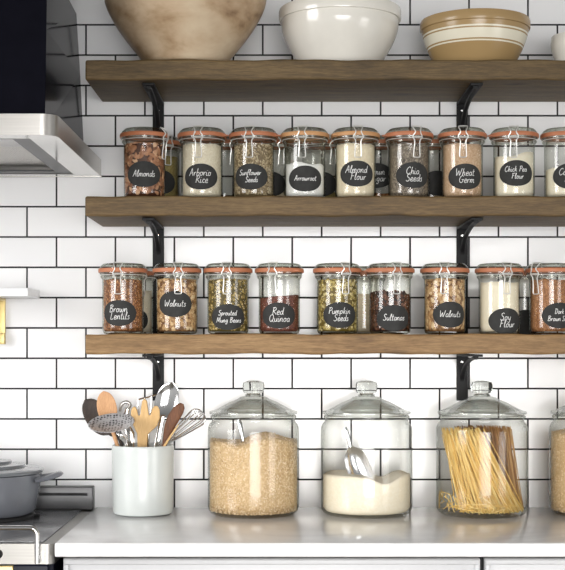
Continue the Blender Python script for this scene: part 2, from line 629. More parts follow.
# ------------------------------------------------------------------ handwriting
GL = {
    'A': (.62, [[(0, 0), (.2, .55), (.36, 1), (.44, .6), (.55, 0)], [(.1, .36), (.56, .42)]]),
    'B': (.62, [[(.1, 0), (.14, .5), (.18, 1)], [(.05, .95), (.4, 1), (.5, .8), (.2, .53), (.5, .45), (.52, .15), (.3, 0), (.05, .03)]]),
    'C': (.6, [[(.56, .85), (.42, 1), (.16, .8), (.06, .4), (.2, .05), (.4, .02), (.58, .2)]]),
    'D': (.66, [[(.12, 0), (.16, .5), (.2, .97)], [(.04, .95), (.35, 1), (.58, .7), (.52, .25), (.3, .02), (.06, .02)]]),
    'F': (.56, [[(.12, 0), (.16, .5), (.18, .95)], [(.06, .93), (.35, .97), (.58, 1)], [(.16, .52), (.46, .56)]]),
    'G': (.66, [[(.56, .85), (.4, 1), (.14, .78), (.06, .35), (.24, .02), (.5, .1), (.56, .42)], [(.34, .42), (.64, .44)]]),
    'L': (.52, [[(.16, 1), (.12, .5), (.08, .03), (.3, 0), (.52, .06)]]),
    'M': (.86, [[(.04, 0), (.12, .5), (.2, 1), (.36, .4), (.44, .2), (.58, .6), (.7, 1), (.74, .5), (.8, 0)]]),
    'P': (.54, [[(.1, 0), (.14, .5), (.18, 1)], [(.04, .92), (.36, 1), (.52, .78), (.38, .52), (.16, .48)]]),
    'Q': (.72, [[(.36, 1), (.12, .8), (.06, .4), (.24, .03), (.5, .15), (.62, .55), (.54, .88), (.36, 1)], [(.4, .25), (.72, -.08)]]),
    'R': (.62, [[(.1, 0), (.14, .5), (.18, 1)], [(.04, .92), (.36, 1), (.52, .78), (.36, .55), (.18, .5), (.4, .25), (.62, 0)]]),
    'S': (.54, [[(.5, .86), (.36, 1), (.14, .85), (.2, .6), (.42, .42), (.42, .1), (.2, -.02), (.02, .14)]]),
    'W': (.9, [[(.06, 1), (.12, .5), (.2, .02), (.34, .4), (.44, .66), (.52, .3), (.6, .02), (.74, .5), (.84, 1)]]),
    'a': (.46, [[(.4, .42), (.24, .5), (.08, .35), (.08, .1), (.22, 0), (.36, .14), (.4, .45), (.4, .12), (.5, .03)]]),
    'b': (.44, [[(.14, 1), (.1, .5), (.08, .05), (.26, 0), (.4, .2), (.34, .46), (.1, .38)]]),
    'c': (.38, [[(.36, .42), (.22, .5), (.07, .3), (.14, .03), (.38, .06)]]),
    'd': (.48, [[(.38, .42), (.22, .5), (.07, .3), (.12, .03), (.3, .06), (.4, .4), (.46, 1), (.42, .4), (.44, .04), (.52, .03)]]),
    'e': (.4, [[(.04, .22), (.34, .3), (.32, .48), (.18, .5), (.06, .28), (.12, .02), (.28, .0), (.42, .1)]]),
    'f': (.34, [[(.36, .92), (.26, 1), (.16, .8), (.12, .3), (.08, -.25)], [(.0, .46), (.32, .5)]]),
    'g': (.46, [[(.4, .42), (.24, .5), (.08, .32), (.14, .06), (.34, .14), (.4, .45), (.36, -.15), (.2, -.36), (.04, -.22)]]),
    'h': (.46, [[(.14, 1), (.1, .5), (.06, 0), (.14, .34), (.28, .5), (.36, .34), (.36, .06), (.48, .03)]]),
    'i': (.22, [[(.06, .48), (.06, .1), (.14, .0), (.24, .06)], [(.1, .7), (.12, .74)]]),
    'k': (.44, [[(.14, 1), (.1, .5), (.06, 0)], [(.36, .5), (.1, .24), (.26, .14), (.44, 0)]]),
    'l': (.24, [[(.06, .3), (.2, .85), (.14, 1), (.08, .7), (.08, .1), (.16, 0), (.26, .06)]]),
    'm': (.66, [[(.04, .48), (.05, 0), (.12, .36), (.24, .5), (.3, .3), (.3, 0), (.36, .34), (.48, .5), (.56, .32), (.56, .05), (.68, .03)]]),
    'n': (.46, [[(.04, .48), (.05, 0), (.13, .36), (.26, .5), (.36, .34), (.36, .06), (.48, .03)]]),
    'o': (.44, [[(.22, .5), (.07, .36), (.08, .1), (.22, 0), (.36, .12), (.36, .38), (.22, .5), (.3, .42), (.46, .44)]]),
    'p': (.46, [[(.08, .48), (.07, 0), (.04, -.36)], [(.08, .34), (.26, .5), (.4, .32), (.3, .04), (.08, .08)]]),
    'r': (.34, [[(.05, .48), (.06, .0), (.1, .3), (.2, .46), (.34, .46)]]),
    's': (.36, [[(.32, .44), (.18, .5), (.1, .38), (.28, .2), (.24, .02), (.04, .04)]]),
    't': (.32, [[(.16, .9), (.12, .4), (.12, .08), (.2, .0), (.32, .05)], [(.0, .56), (.32, .6)]]),
    'u': (.46, [[(.05, .48), (.06, .12), (.18, 0), (.32, .12), (.37, .48), (.37, .08), (.48, .03)]]),
    'w': (.6, [[(.04, .48), (.08, .1), (.16, 0), (.27, .2), (.3, .44), (.34, .1), (.42, 0), (.54, .2), (.56, .48)]]),
    'y': (.44, [[(.06, .48), (.08, .16), (.2, .06), (.34, .18), (.38, .48), (.32, -.14), (.18, -.36), (.04, -.24)]]),
    ' ': (.3, []),
}


def write(lines, size, gap, stroke, slant=0.16):
    """Ribbons (u, v quads) of the words, centred on 0,0."""
    quads = []
    widths = [sum(GL[c][0] + .05 for c in ln) * size for ln in lines]
    for li, ln in enumerate(lines):
        v0 = (len(lines) - 1) / 2 * gap - li * gap - 0.36 * size
        u0 = -widths[li] / 2 + 0.002 * (1 if li % 2 else -1) * (len(lines) > 1)
        for c in ln:
            wd, strokes = GL[c]
            for st in strokes:
                pts = smooth_path([(x, y, 0) for x, y in st], 4)
                q = [(u0 + (p.x + p.y * slant) * size, v0 + p.y * size) for p in pts]
                L, R = [], []
                for i in range(len(q)):
                    a, b = q[max(i - 1, 0)], q[min(i + 1, len(q) - 1)]
                    dx, dy = b[0] - a[0], b[1] - a[1]
                    d = math.hypot(dx, dy) or 1
                    nx, ny = -dy / d * stroke / 2, dx / d * stroke / 2
                    L.append((q[i][0] + nx, q[i][1] + ny))
                    R.append((q[i][0] - nx, q[i][1] - ny))
                for i in range(len(q) - 1):
                    quads.append((L[i], R[i], R[i + 1], L[i + 1]))
            u0 += (wd + .05) * size
    return quads


def wrap(u, v, r, z):
    a = u / r
    return (r * math.sin(a), -r * math.cos(a), z + v)


# ------------------------------------------------------------------ clip-top jars
JR = 0.0498
jar_prof = [(0, 0.004), (0.030, 0.0035), (0.041, 0.0), (0.0465, 0.002), (0.0492, 0.008), (JR, 0.016), (JR, 0.05), (JR, 0.09), (JR, 0.126),
            (0.0504, 0.131), (0.0535, 0.1345), (0.0545, 0.137), (0.0530, 0.1395), (0.0530, 0.1415), (0.0560, 0.1435), (0.0562, 0.147), (0.0520, 0.1483), (0.0465, 0.1483),
            (0.0455, 0.144), (0.0455, 0.134)]
lid_prof = [(0.0, 0.1685), (0.044, 0.1678), (0.0485, 0.1670), (0.0515, 0.1645), (0.0550, 0.1606), (0.0562, 0.1578), (0.0562, 0.1545), (0.050, 0.1540), (0.046, 0.1520), (0.0, 0.1525)]
seal_prof = [(0.0470, 0.1486), (0.0566, 0.1482), (0.0578, 0.1462), (0.0592, 0.1468), (0.0597, 0.1500), (0.0596, 0.1535), (0.0586, 0.1560), (0.0568, 0.1562), (0.0566, 0.1542), (0.0470, 0.1539), (0.0470, 0.1486)]


def shared(mb, name, m, smooth=40):
    o = mb.build(name, m, None, smooth)
    me = o.data
    bpy.data.objects.remove(o)
    return me


def clip_mesh():
    mb = MB()

    def side(s):
        pts = [(0.0, 0.0485, 0.1690), (0.0095 * s, 0.0490, 0.1685), (0.0105 * s, 0.0540, 0.1655), (0.0068 * s, 0.0610, 0.1560), (0.0072 * s, 0.0612, 0.1510),
               (0.0112 * s, 0.0585, 0.1450), (0.0112 * s, 0.0580, 0.1400), (0.0066 * s, 0.0570, 0.1330), (0.0072 * s, 0.0545, 0.1150), (0.0080 * s, 0.0535, 0.0985), (0.0062 * s, 0.0533, 0.0950), (0, 0.0533, 0.0945)]
        return pts
    a = [(x, -r, z) for x, r, z in side(1)]
    b = [(x, -r, z) for x, r, z in side(-1)]
    mb.tube(smooth_path(a, 4), 0.0014, 6)
    mb.tube(smooth_path(b, 4), 0.0014, 6)
    # cross wire of the toggle and the ring round the neck
    mb.tube([(-0.0118, -0.0588, 0.1425), (0.0118, -0.0588, 0.1425)], 0.0014, 6)
    ring = [(0.0552 * math.sin(t), -0.0552 * math.cos(t), 0.1403) for t in np.linspace(0, 2 * PI, 40, endpoint=False)]
    mb.tube(ring, 0.0010, 6, closed=True)
    # hinge at the back and the wire bearing on the lid
    hb = [(-0.010, 0.0575, 0.1403), (-0.010, 0.0610, 0.152), (-0.008, 0.056, 0.166), (0.008, 0.056, 0.166), (0.010, 0.0610, 0.152), (0.010, 0.0575, 0.1403)]
    mb.tube(smooth_path(hb, 4), 0.0011, 6)
    return shared(mb, 'wire_clip', M['wire'])


def seal_mesh(name, m):
    mb = MB().lathe(seal_prof, 56)
    # pull tab
    tab = [(-0.0075, -0.057, 0.1490), (-0.0068, -0.066, 0.1484), (-0.0035, -0.0705, 0.1480), (0.0035, -0.0705, 0.1480), (0.0068, -0.066, 0.1484), (0.0075, -0.057, 0.1490)]
    mb.prism(tab, 0.0028, (0, 0, 1))
    return shared(mb, name, m)


ME_BODY = shared(MB().lathe(jar_prof, 56), 'glass_body', M['jar'])
ME_LID = shared(MB().lathe(lid_prof, 56), 'glass_lid', M['jarlid'])
ME_SEAL = seal_mesh('rubber_seal', M['seal'])
ME_SEAL_P = seal_mesh('rubber_seal', M['seal_pale'])
ME_CLIP = clip_mesh()


def label_mesh(phi, z, wu=0.0445, wv=0.031):
    r = JR + 0.0006
    v, f = [wrap(phi * JR, 0, r, z)], []
    rings, seg = 7, 48
    for i in range(1, rings + 1):
        for k in range(seg):
            a = 2 * PI * k / seg
            v.append(wrap(phi * JR + wu * i / rings * math.cos(a), wv * i / rings * math.sin(a), r, z))
    for k in range(seg):
        f.append((0, 1 + k, 1 + (k + 1) % seg))
        for i in range(rings - 1):
            b, c = 1 + i * seg, 1 + (i + 1) * seg
            f.append((b + k, c + k, c + (k + 1) % seg, b + (k + 1) % seg))
    return v, f


def jar(px, yd, zb, label, group, phi=0.0, lz=None, words=None, clip=0.0, tab=None, pale=False, size=None):
    s = FOC / (DIST + yd)
    e = empty('clip_top_jar', ((px - CX) / s, yd, zb), label, 'jar', group)
    for nm, me, rot in (('glass_body', ME_BODY, 0), ('glass_lid', ME_LID, 0), ('rubber_seal', ME_SEAL_P if pale else ME_SEAL, tab if tab is not None else PI), ('wire_clip', ME_CLIP, clip)):
        o = link(bpy.data.objects.new(nm, me), e)
        o.rotation_euler.z = rot
        o.scale.z = 1.012
    if words is not None:
        z = lz if lz is not None else 0.045
        v, f = label_mesh(phi, z)
        lo = mk('chalk_label', v, f, M['chalk_board'], e, 60)
        if words:
            longest = max(sum(GL[c][0] + .05 for c in w) for w in words)
            sz = size or min(0.0170, 0.055 / longest)
            sz = max(sz, 0.0118)
            quads = write(words, sz, 0.0170, 0.00135)
            vv, ff = [], []
            for q in quads:
                b = len(vv)
                vv += [wrap(phi * JR + u, w_, JR + 0.0013, z) for u, w_ in q]
                ff.append((b, b + 1, b + 2, b + 3))
            t = mk('lettering', vv, ff, M['chalk'], lo, 0)
    return e


# ------------------------------------------------------------------ dry goods
def grain_base(sub):
    bm = bmesh.new()
    bmesh.ops.create_icosphere(bm, subdivisions=sub, radius=1.0)
    bm.verts.index_update()
    v = np.array([list(p.co) for p in bm.verts])
    f = np.array([[q.index for q in t.verts] for t in bm.faces])
    bm.free()
    return v, f


G1, G2 = grain_base(1), grain_base(2)


def fill(name, m, loc, R, z0, topf, label, cat, grains=0, size=(.002, .002, .002), big=False, sink=0.6, jitter=0.2, base_tone=0.35, top_share=0.15, shape=None, group=None, rough=0.0006):
    """A heap of dry food filling a jar to a wavy surface: a core plus the grains pressed to the glass."""
    seg, vr, rr = 56, 10, 8
    V, F, T = [], [], []
    rng = RNG
    Rc = R
    V.append((0, 0, z0)); T.append(base_tone)
    for i in range(vr + 1):
        for k in range(seg):
            a = 2 * PI * k / seg
            x, y = math.cos(a), math.sin(a)
            zt = topf(Rc * x, Rc * y)
            z = z0 + (zt - z0) * i / vr
            rad = Rc - abs(rng.normal()) * rough
            if i == 0:
                rad = Rc * 0.93
            V.append((rad * x, rad * y, z)); T.append(base_tone + rng.normal() * 0.05)
    for k in range(seg):
        k2 = (k + 1) % seg
        F.append((0, 1 + k2, 1 + k))
        for i in range(vr):
            a, b = 1 + i * seg, 1 + (i + 1) * seg
            F.append((a + k, a + k2, b + k2, b + k))
    last = 1 + vr * seg
    for j in range(1, rr):
        rad = Rc * (1 - j / rr)
        st = len(V)
        for k in range(seg):
            a = 2 * PI * k / seg
            x, y = rad * math.cos(a), rad * math.sin(a)
            V.append((x, y, topf(x, y))); T.append(base_tone + 0.1 + rng.normal() * 0.05)
        for k in range(seg):
            k2 = (k + 1) % seg
            F.append((last + k, last + k2, st + k2, st + k))
        last = st
    V.append((0, 0, topf(0, 0))); T.append(base_tone)
    for k in range(seg):
        F.append((last + k, last + (k + 1) % seg, len(V) - 1))
    V = np.array(V); T = np.array(T)
    tris = []
    for q in F:
        tris.append(q)
    allV, allT = [V], [T]
    faces = list(tris)
    if grains:
        bv, bf = G2 if big else G1
        off = len(V)
        for g in range(grains):
            th = rng.uniform(0, 2 * PI)
            sz = np.array(size) * rng.uniform(1 - jitter, 1 + jitter)
            if rng.uniform() < top_share:
                rad = R * math.sqrt(rng.uniform(0, 1)) * 0.93
                x, y = rad * math.cos(th), rad * math.sin(th)
                c = np.array([x, y, topf(x, y)])
                n = np.array([0, 0, 1.0]); t1 = np.array([1.0, 0, 0])
            else:
                x, y = math.cos(th), math.sin(th)
                zt = topf(R * x, R * y)
                z = rng.uniform(z0 + sz[1], zt)
                rad = R - sz[2] * sink
                c = np.array([rad * x, rad * y, z])
                n = np.array([x, y, 0.0]); t1 = np.array([-y, x, 0.0])
            t2 = np.cross(n, t1)
            sp = rng.uniform(0, PI)
            u = t1 * math.cos(sp) + t2 * math.sin(sp)
            w = np.cross(n, u)
            tilt = rng.normal() * 0.12
            n2 = n + u * tilt
            n2 /= np.linalg.norm(n2)
            u2 = np.cross(w, n2)
            lv = bv.copy()
            if shape == 'drop':                       # pointed at one end
                lv[:, 1] *= (1 - 0.45 * lv[:, 0]); lv[:, 2] *= (1 - 0.3 * lv[:, 0])
            elif shape == 'lumpy':                    # crinkled halves
                k_ = rng.uniform(0, 6.28)
                fz = 1 + 0.28 * np.sin(4 * lv[:, 0] + k_) * np.cos(5 * lv[:, 1] + k_)
                lv = lv * fz[:, None]
            P = c + (lv[:, :1] * sz[0]) * u2 + (lv[:, 1:2] * sz[1]) * w + (lv[:, 2:] * sz[2]) * n2
            allV.append(P)
            allT.append(np.full(len(P), np.clip(rng.normal(0.55, 0.2), 0, 1)))
            b = off + g * len(bv)
            faces += [tuple(int(i) for i in t + b) for t in bf]
    V = np.concatenate(allV); T = np.concatenate(allT)
    q = np.hypot(V[:, 0], V[:, 1])                       # nothing pokes through the glass
    lim = np.where(V[:, 2] < 0.022, R + 0.0010, R + 0.0022)
    V[:, :2] *= np.minimum(1.0, lim / np.maximum(q, 1e-6))[:, None]
    V[:, 2] = np.maximum(V[:, 2], z0)
    if R < .06:
        V[:, 2] = np.minimum(V[:, 2], 0.1335)
    me = bpy.data.meshes.new(name)
    me.from_pydata(V.tolist(), [], faces)
    me.shade_smooth()
    a = me.attributes.new('tone', 'FLOAT', 'POINT')
    a.data.foreach_set('value', T.astype(np.float32))
    me.materials.append(m)
    o = bpy.data.objects.new(name, me)
    o.location = loc
    link(o)
    return tag(o, label, cat, group, 'stuff')


def flat(h, amp=0.0015, sx=0.0, seed=0.0):
    return lambda x, y: h + amp * math.sin(90 * x + seed) * math.cos(80 * y + seed) + sx * x


def stops(*cs):
    n = len(cs)
    return [(0.12 + 0.76 * i / (n - 1), srgb(*c)) for i, c in enumerate(cs)]


FOOD = {
    'almond': mat_grain('almond_skins', stops((84, 48, 30), (146, 94, 64), (188, 134, 98), (224, 182, 146)), 0.55),
    'white_rice': mat_grain('white_rice', stops((216, 202, 174), (236, 226, 204), (247, 241, 226)), 0.5, 0.35, 420, 0.0008),
    'sunflower': mat_grain('sunflower_kernels', stops((118, 100, 72), (160, 140, 106), (190, 172, 138), (214, 198, 168)), 0.55),
    'white_powder': mat_grain('white_starch', stops((238, 238, 236), (248, 248, 247), (252, 252, 252)), 0.85, 0.3, 300, 0.0003),
    'cream_flour': mat_grain('cream_flour', stops((226, 208, 176), (238, 224, 196), (245, 235, 212)), 0.85, 0.35, 260, 0.0005),
    'pale_flour': mat_grain('pale_flour', stops((240, 228, 202), (246, 237, 216), (250, 244, 228)), 0.85, 0.3, 260, 0.0003),
    'chia': mat_grain('chia_seeds', stops((60, 52, 46), (112, 100, 88), (150, 136, 120), (196, 184, 166)), 0.5, 0.75, 520, 0.0008),
    'wheatgerm': mat_grain('wheat_germ', stops((188, 148, 112), (212, 178, 146), (230, 204, 176)), 0.7, 0.6, 430, 0.0008),
    'oil_seed': mat_grain('olive_meal', stops((132, 116, 66), (164, 148, 94), (188, 172, 120)), 0.7, 0.5, 420, 0.0006),
    'brown': mat_grain('brown_sugar', stops((102, 62, 36), (146, 96, 58), (180, 124, 80), (208, 158, 110)), 0.6, 0.55, 420, 0.0008),
    'darkbrown': mat_grain('cocoa_nibs', stops((44, 26, 16), (74, 44, 28), (104, 66, 42)), 0.6, 0.5, 300, 0.0008),
    'lentil': mat_grain('brown_lentils', stops((108, 64, 36), (154, 100, 60), (188, 132, 84), (216, 166, 116)), 0.5),
    'walnut': mat_grain('walnut_pieces', stops((112, 74, 42), (178, 136, 90), (210, 174, 128), (234, 208, 168)), 0.6, 0.25, 300),
    'mung': mat_grain('sprouted_beans', stops((92, 78, 34), (146, 124, 60), (186, 160, 92), (226, 204, 150)), 0.5),
    'quinoa': mat_grain('red_quinoa', stops((66, 32, 24), (104, 54, 42), (134, 76, 58), (166, 106, 84)), 0.5, 0.65, 480, 0.001),
    'pumpkin': mat_grain('pumpkin_seeds', stops((110, 92, 36), (166, 144, 74), (200, 180, 110), (232, 216, 164)), 0.45),
    'sultana': mat_grain('sultanas', stops((38, 22, 16), (66, 38, 26), (96, 58, 40), (132, 88, 64)), 0.35),
    'brown_rice': mat_grain('brown_rice', stops((176, 142, 98), (212, 182, 138), (230, 206, 168), (243, 226, 198)), 0.5, 0.2, 420),
    'pale_rice': mat_grain('pale_grain', stops((190, 156, 110), (218, 190, 148), (236, 216, 182)), 0.5, 0.2, 420),
    'pasta_gold': mat_grain('golden_pasta', stops((220, 172, 80), (244, 208, 124), (252, 228, 160)), 0.4),
    'pasta_brown': mat_grain('wholewheat_pasta', stops((124, 84, 44), (166, 120, 70), (214, 174, 114)), 0.45),
}
FR = 0.0462     # radius of the food in a clip-top jar

Z_UP, Z_LO = shelf_z[1][1] + 0.0005, shelf_z[2][1] + 0.0005
YF, YB = -0.205, -0.075
sf = FOC / (DIST + YF)
sl = FOC / (DIST + YF - 0.05)


def ang(dpx, r=JR):
    return math.asin(max(-0.98, min(0.98, dpx / (r * sf))))


def lab_z(py, zb):
    return EYE - (py - HOR) / sl - zb


def filled(px, yd, zb, kind, h, label, cat, **kw):
    s = FOC / (DIST + yd)
    topf = kw.pop('topf', None) or flat(h, kw.pop('amp', 0.0015), kw.pop('sx', 0.0), px)
    nm = kw.pop('nm')
    return fill(nm, FOOD[kind], ((px - CX) / s, yd, zb), FR, 0.0065, topf, label, cat, **kw)


# upper row: px, words, label px, label py, clip px, tab angle, pale seal
upper = [
    (144.5, ['Almonds'], 146, 174, 166, None, False),
    (202, ['Arborio', 'Rice'], 202, 176.5, 199.5, 1.15, False),
    (253.5, ['Sunflower', 'Seeds'], 251, 176.5, 249.6, 1.2, False),
    (304.8, ['Arrowroot'], 305, 178.5, 301.7, None, True),
    (355.5, ['Almond', 'Flour'], 356, 173.5, 357, -0.95, True),
    (408.8, ['Chia', 'Seeds'], 411.5, 175, 415, -1.2, False),
    (462.2, ['Wheat', 'Germ'], 463, 176.5, 460, None, False),
    (514, ['Chick Pea', 'Flour'], 513, 173, 509.5, -1.25, False),
    (565, ['Coconut', 'Flour'], 566.5, 176, 572, None, False),
]
lower = [
    (123, ['Brown', 'Lentils'], 121.3, 313, 120.7, None, False),
    (177, ['Walnuts'], 176.4, 304, 180, None, False),
    (228, ['Sprouted', 'Mung Beans'], 229, 317, 227.5, None, False),
    (279.3, ['Red', 'Quinoa'], 278.5, 315.5, 272.5, 0.75, False),
    (337.4, ['Pumpkin', 'Seeds'], 339.5, 315, 345, None, False),
    (390, ['Sultanas'], 392.5, 318, 395.3, -1.2, False),
    (444.8, ['Walnuts'], 448, 314.6, 441.5, None, False),
    (499.4, ['Soy', 'Flour'], 503, 321, 503.5, 0.7, False),
    (549.8, ['Dark', 'Brown Sugar'], 556, 315.5, 532, None, False),
]
jar_words = {
    'Almonds': 'clip-top glass jar of brown nuts, black label chalked Almonds',
    'Arborio': 'clip-top glass jar of white grains, black label chalked Arborio Rice',
    'Sunflower': 'clip-top glass jar of grey-tan kernels, black label chalked Sunflower Seeds',
    'Arrowroot': 'clip-top glass jar half full of white powder, black label chalked Arrowroot',
    'Almond': 'clip-top glass jar of cream meal, black label chalked Almond Flour',
    'Chia': 'clip-top glass jar of speckled grey seeds, black label chalked Chia Seeds',
    'Wheat': 'clip-top glass jar of beige flakes, black label chalked Wheat Germ',
    'Chick Pea': 'clip-top glass jar of sloping cream flour, black label chalked Chick Pea Flour',
    'Coconut': 'clip-top glass jar cut by the photo edge, black label chalked Coconut Flour',
    'Brown': 'clip-top glass jar of small brown pulses, black label chalked Brown Lentils',
    'Sprouted': 'clip-top glass jar of greenish beans, black label chalked Sprouted Mung Beans',
    'Red': 'clip-top glass jar of dark red grain, black label chalked Red Quinoa',
    'Pumpkin': 'clip-top glass jar of yellow-green seeds, black label chalked Pumpkin Seeds',
    'Sultanas': 'clip-top glass jar of dark dried fruit, black label chalked Sultanas',
    'Soy': 'clip-top glass jar of cream flour, black label chalked Soy Flour',
    'Dark': 'clip-top glass jar of brown sugar, black label chalked Dark Brown Sugar',
}
for rows, zb, grp in ((upper, Z_UP, 'labelled clip-top jars on the middle shelf'), (lower, Z_LO, 'labelled clip-top jars on the lowest shelf')):
    for px, words, lx, ly, cxp, tab, pale in rows:
        if words[0] == 'Walnuts':
            lab = ('clip-top jar chalked Walnuts, standing beside the Brown Lentils jar' if px < 300
                   else 'clip-top jar chalked Walnuts, standing between the Sultanas and Soy Flour jars')
        else:
            lab = jar_words[words[0]]
        jar(px, YF, zb, lab, grp, phi=ang(lx - px), lz=lab_z(ly, zb), words=words, clip=ang(cxp - px, 0.057), tab=tab, pale=pale)

# what fills them
filled(144.5, YF, Z_UP, 'almond', .1300, 'whole brown almonds filling the jar chalked Almonds', 'almonds', nm='almond_fill', grains=520, size=(.0092, .0050, .0030), big=True, shape='drop', sink=0.2, base_tone=0.05)
filled(202, YF, Z_UP, 'white_rice', .1300, 'white short-grain rice filling the jar chalked Arborio Rice', 'rice', nm='rice_fill', grains=1500, size=(.0027, .0013, .0012), base_tone=0.5)
filled(253.5, YF, Z_UP, 'sunflower', .1300, 'grey-tan sunflower kernels filling the jar chalked Sunflower Seeds', 'seeds', nm='seed_fill', grains=1700, size=(.0040, .0019, .0014), shape='drop', base_tone=0.15)
filled(304.8, YF, Z_UP, 'white_powder', .083, 'snow-white powder half filling the jar chalked Arrowroot', 'powder', nm='powder_fill', amp=0.0035, base_tone=0.5)
filled(355.5, YF, Z_UP, 'cream_flour', .1300, 'cream ground meal filling the jar chalked Almond Flour', 'flour', nm='flour_fill', base_tone=0.55)
filled(408.8, YF, Z_UP, 'chia', .1300, 'speckled grey seeds filling the jar chalked Chia Seeds', 'seeds', nm='seed_fill', grains=600, size=(.0015, .0011, .0010))
filled(462.2, YF, Z_UP, 'wheatgerm', .1300, 'beige flaky germ filling the jar chalked Wheat Germ', 'wheat germ', nm='wheat_germ_fill', grains=500, size=(.0018, .0014, .0008), base_tone=0.5)
filled(514, YF, Z_UP, 'pale_flour', .105, 'pale flour sloping up to one side in the jar chalked Chick Pea Flour', 'flour', nm='flour_fill',
       topf=lambda x, y: .102 + .30 * x * (1 if x > 0 else .15) + .002 * math.sin(100 * x), base_tone=0.55)
filled(565, YF, Z_UP, 'pale_flour', .075, 'pale flour in the jar chalked Coconut Flour at the photo edge', 'flour', nm='flour_fill',
       topf=lambda x, y: .074 + .18 * (x + .03), base_tone=0.5)
filled(123, YF, Z_LO, 'lentil', .1300, 'small brown lentils filling the jar chalked Brown Lentils', 'lentils', nm='lentil_fill', grains=1700, size=(.0026, .0026, .0013), base_tone=0.2)
filled(177, YF, Z_LO, 'walnut', .1300, 'walnut pieces filling the jar beside the Brown Lentils jar', 'walnuts', nm='walnut_fill', grains=620, size=(.0062, .0048, .0032), big=True, shape='lumpy', sink=0.35, base_tone=0.05)
filled(228, YF, Z_LO, 'mung', .1300, 'greenish brown sprouted beans filling the jar chalked Sprouted Mung Beans', 'beans', nm='bean_fill', grains=1100, size=(.0036, .0027, .0024), base_tone=0.05)
filled(279.3, YF, Z_LO, 'quinoa', .090, 'dark red quinoa in the jar chalked Red Quinoa', 'quinoa', nm='quinoa_fill', grains=900, size=(.0014, .0014, .0012), sx=0.10)
filled(337.4, YF, Z_LO, 'pumpkin', .1300, 'yellow-green pumpkin seeds filling the jar chalked Pumpkin Seeds', 'seeds', nm='seed_fill', grains=800, size=(.0062, .0036, .0014), shape='drop', base_tone=0.05)
filled(390, YF, Z_LO, 'sultana', .098, 'dark wrinkled sultanas in the jar chalked Sultanas', 'sultanas', nm='sultana_fill', grains=650, size=(.0052, .0036, .0032), big=True, shape='lumpy', sink=0.4, base_tone=0.1, amp=0.006)
filled(444.8, YF, Z_LO, 'walnut', .1300, 'walnut pieces filling the jar between the Sultanas and Soy Flour jars', 'walnuts', nm='walnut_fill', grains=560, size=(.0070, .0050, .0034), big=True, shape='lumpy', sink=0.35, base_tone=0.05)
filled(499.4, YF, Z_LO, 'pale_flour', .124, 'pale cream flour filling the jar chalked Soy Flour', 'flour', nm='flour_fill', base_tone=0.35)
filled(549.8, YF, Z_LO, 'brown', .1300, 'brown sugar filling the jar chalked Dark Brown Sugar', 'sugar', nm='sugar_fill', grains=500, size=(.0016, .0014, .0012), base_tone=0.5)

# the jars standing behind, half hidden
back = [
    (159.5, Z_UP, 'half-hidden clip-top jar of olive meal behind the Almonds and Arborio Rice jars', 'oil_seed', .120, [], 182, 161),
    (223.5, Z_UP, 'nearly empty clip-top jar behind the Arborio Rice and Sunflower Seeds jars', 'darkbrown', .022, None, 0, 0),
    (271, Z_UP, 'half-hidden clip-top jar behind the Sunflower Seeds and Arrowroot jars', 'cream_flour', .05, [], 184, 270),
    (322, Z_UP, 'half-hidden clip-top jar behind the Arrowroot and Almond Flour jars', 'oil_seed', .03, [], 184, 320),
    (378, Z_UP, 'half-hidden clip-top jar behind the Almond Flour and Chia Seeds jars', 'brown', .026, ['Brown', 'Sugar'], 175.5, 375),
    (431, Z_UP, 'half-hidden clip-top jar behind the Chia Seeds and Wheat Germ jars', 'chia', .03, [], 183, 436),
    (133.5, Z_LO, 'half-hidden clip-top jar behind the Brown Lentils jar', 'pale_flour', .11, [], 320, 134),
    (364, Z_LO, 'half-hidden clip-top jar behind the Pumpkin Seeds and Sultanas jars', 'cream_flour', .10, None, 0, 0),
    (524.5, Z_LO, 'half-hidden clip-top jar behind the Soy Flour and Dark Brown Sugar jars', 'darkbrown', .05, [], 322, 524),
]
sb = FOC / (DIST + YB)
foods = {'oil_seed': ('meal_fill', 'olive-coloured meal', 'meal'), 'darkbrown': ('nib_fill', 'dark brown nibs', 'nibs'), 'cream_flour': ('flour_fill', 'cream flour', 'flour'),
         'brown': ('sugar_fill', 'brown sugar', 'sugar'), 'chia': ('seed_fill', 'dark speckled seeds', 'seeds'), 'pale_flour': ('flour_fill', 'pale flour', 'flour')}
for px, zb, lab, kind, h, words, ly, lx in back:
    phi = math.asin(max(-.9, min(.9, (lx - px) / (JR * sb)))) if words is not None else 0
    jar(px, YB, zb, lab, 'half-hidden clip-top jars standing behind the front row', phi=phi, lz=(EYE - (ly - HOR) / (FOC / (DIST + YB - .05)) - zb) if words is not None else None,
        words=words, clip=0.5, tab=2.3)
    nm, what, cat = foods[kind]
    filled(px, YB, zb, kind, h, what + ' in the ' + lab.replace('half-hidden ', '').replace('nearly empty ', '').replace(' of olive meal', ''), cat, nm=nm)

# ------------------------------------------------------------------ bowls on the highest shelf
ZB = shelf_z[0][1] + 0.0012
sB = FOC / (DIST - 0.2)


def bowl_mesh(outer, thick, seg=72):
    """Outer profile from the foot up to the rim, then back down inside."""
    inner = []
    for r, z in reversed(outer[2:]):
        inner.append((max(r - thick, 0.001), z + (0.0 if z > outer[-1][1] - 0.004 else thick * 0.25)))
    zin = outer[2][1] + thick
    prof = [(0, outer[0][1])] + outer + inner[1:-1] + [(inner[-1][0] * 0.8, zin), (0, zin)]
    return MB().lathe(prof, seg)


def bprof(pts, sub=5):
    return [(p.x, p.y) for p in smooth_path([(r, z, 0) for r, z in pts], sub)]


